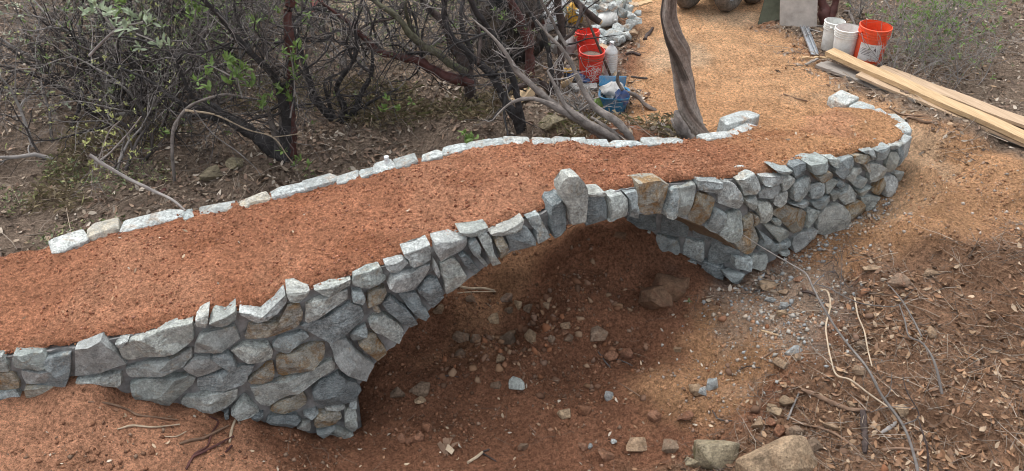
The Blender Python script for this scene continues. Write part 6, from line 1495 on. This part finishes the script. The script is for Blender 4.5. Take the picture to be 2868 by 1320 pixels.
# pink flagging ribbon on a twig
pk = thing('pink_ribbon', 'pink flagging ribbon tied to a thin branch at the top of the picture', 'ribbon')
for pts in ([(1345, 80), (1350, 40), (1340, 10), (1375, -20)], [(1375, -20), (1400, 10), (1395, 20)], [(1350, 40), (1385, 0)]):
    V = []
    for i, (x, y) in enumerate(pts): v = at_Y(*F_(x, y), 8.0+.02*i); V += [v+Vector((-.012, 0, 0)), v+Vector((.012, .01, 0))]
    n = len(pts); mb = MB(); mb.add(V, [(2*i, 2*i+1, 2*i+3, 2*i+2) for i in range(n-1)]); mb.build('ribbon_tail', M['pink'], pk)
pt_ = at_Y(*F_(1375, -20), 8.02); mb = MB(); mb.tube([pt_+Vector((-.5, .1, .05)), pt_+Vector((-.2, .03, .02)), pt_, pt_+Vector((.3, 0, -.06)), pt_+Vector((.7, .1, .1))], [.004, .006, .007, .006, .003], 6); mb.build('twig', M['twig'], pk)

# heap of quarried rocks
HP = [(30, 60, 70), (110, 55, 60), (190, 50, 66), (260, 95, 70), (335, 125, 55), (385, 165, 42), (330, 180, 54), (290, 285, 58), (195, 300, 100), (120, 270, 64), (85, 325, 66), (250, 30, 60), (60, 15, 56), (0, 30, 56), (150, 5, 60), (310, 65, 52), (110, 340, 50),
      (395, 105, 40), (-40, 45, 60), (205, 0, 56), (300, 20, 50), (20, 110, 60), (230, 225, 60), (310, 215, 56), (-90, 20, 56), (100, -20, 60), (0, -30, 60), (250, -20, 60), (45, 225, 50), (60, 280, 46), (255, 310, 50), (-60, 100, 54)]
HL = {8: 'biggest pale rock at the foot of the heap, in front of the lying bucket', 7: 'pale rock between the biggest front rock and the cream-tan corner rock', 5: 'small pale rock at the edge of the heap nearest the path',
      10: 'pale rock at the foot of the heap beside the brown wood block', 4: 'long pale rock on the path side of the heap above the cream-tan one', 27: 'topmost pale rock of the heap next to the thin plank', 17: 'small pale rock sticking out of the path side of the heap, high up',
      16: 'pale rock lowest in the heap, behind the clear jug', 22: 'pale rock right beside the open end of the lying white bucket', 3: 'broad pale rock above the lying white bucket'}
for i, (x, y, w) in enumerate(HP):
    px, py = H7(x, y); back = max(0, (300-y)/320); lift = .02+.30*back*(1-.15*rnd.random()); q = at_z(px, py, lift)
    r = w*K7*1.65*(q-Vector((0, 0, CAMH))).length/FPX/2
    a = rnd.uniform(-.8, .8); ax = Vector((math.cos(a), math.sin(a), rnd.uniform(-.3, .3))).normalized(); ay = Vector((0, 0, 1)).cross(ax).normalized(); az = ax.cross(ay)
    o = rock_mesh('quarried_rock', M['coping'], (r, r*.85, r*.72), q, (ax, ay, az), random.Random(i+900), None, False, 2, 9, True)
    tag(o, HL.get(i, 'pale grey-green quarried rock in the heap behind the red buckets'), 'rock', 'heap of pale quarried rocks')
x, y = H7(350, 262); q = at_z(x, y, .07); r = 76*K7*q.length/FPX/2*1.0
tag(rock_mesh('quarried_rock', M['rock_tan'], (r, r*.8, r*.75), q, (Vector((1, .1, 0)).normalized(), Vector((-.1, 1, 0)).normalized(), Vector((0, 0, 1))), random.Random(77), None, False, 2, 9, True), 'largest cream-tan rock at the front corner of the rock heap', 'rock', 'heap of pale quarried rocks')
# quad bike parked at the top of the path; mostly above the frame
wp = [ground(*H7(x, y)) for x, y in ((783, 58), (1098, 84), (1300, 20))]
A, B, C = wp; D_ = A+(C-B)
qb = thing('quad_bike', 'muddy quad bike parked at the top of the path, only its tyres showing', 'quad bike', (0, 0, 0)); Rw = .27
fw = (C-B); fw.z = 0; fwl = fw.length; fw.normalize(); sd = Vector((fw.y, -fw.x, 0))
if (A-B).dot(sd) < 0: sd = -sd
for gp in (A, B, C, D_):
    c = Vector((gp.x, gp.y, h1(gp.x, gp.y)+Rw-.015)); V = []; F = []; n1, n2 = 36, 12
    for i in range(n1):
        a = 2*math.pi*i/n1; ra = fw*math.cos(a)+Vector((0, 0, 1))*math.sin(a)
        for j in range(n2):
            b = 2*math.pi*j/n2; tr = .075*(1+(.16 if (i+(j > 5)) % 3 == 0 and math.cos(b) > -.1 else 0)); V.append(c+ra*(Rw-.085+math.cos(b)*tr)+sd*(math.sin(b)*.085))
    F = [(i*n2+j, ((i+1) % n1)*n2+j, ((i+1) % n1)*n2+(j+1) % n2, i*n2+(j+1) % n2) for i in range(n1) for j in range(n2)]
    mb = MB(); mb.add(V, F); wl = mb.build('wheel', M['rubber'], qb, True, 40)
    mb = MB(); mb.tube([c-sd*.05, c+sd*.05], [.13, .13], 20); mb.build('rim', M['metal'], wl, True, 40)
ctr = (A+B+C+D_)/4; ctr.z = h1(ctr.x, ctr.y)
mb = MB(); mb.box(ctr+Vector((0, 0, .42)), fw*fwl*.9, sd*.3, (0, 0, .16)); mb.build('chassis', M['black'], qb, False)
mb = MB(); mb.tube([ctr-fw*.35+Vector((0, 0, .68)), ctr+Vector((0, 0, .7)), ctr+fw*.2+Vector((0, 0, .74))], [.13, .15, .1], 10); mb.build('seat', M['black'], qb)
for sg in (-1, 1):
    mb = MB(); mb.box(ctr+fw*(sg*fwl*.45)+Vector((0, 0, .62)), fw*.42, sd*.75, (0, 0, .05)); mb.build('fender', M['gboard'], qb, False)
    mb = MB(); cc_ = ctr+fw*(sg*fwl*.48)+Vector((0, 0, .76)); u, v = fw*.22, sd*.34; mb.tube([cc_+u+v, cc_+u-v, cc_-u-v, cc_-u+v, cc_+u+v], [.012]*5, 6); mb.tube([cc_+v*.3+u, cc_+v*.3-u], [.01, .01], 6); mb.tube([cc_-v*.3+u, cc_-v*.3-u], [.01, .01], 6); mb.build('rack', M['rubber'], qb)
mb = MB(); hb = ctr+fw*.32+Vector((0, 0, .95)); mb.tube([hb-sd*.36-fw*.08, hb-sd*.12, hb+sd*.12, hb+sd*.36-fw*.08], [.014]*4, 8); mb.tube([hb, hb-Vector((0, 0, .35))+fw*.1], [.025, .025], 8); mb.build('handlebar', M['rubber'], qb)
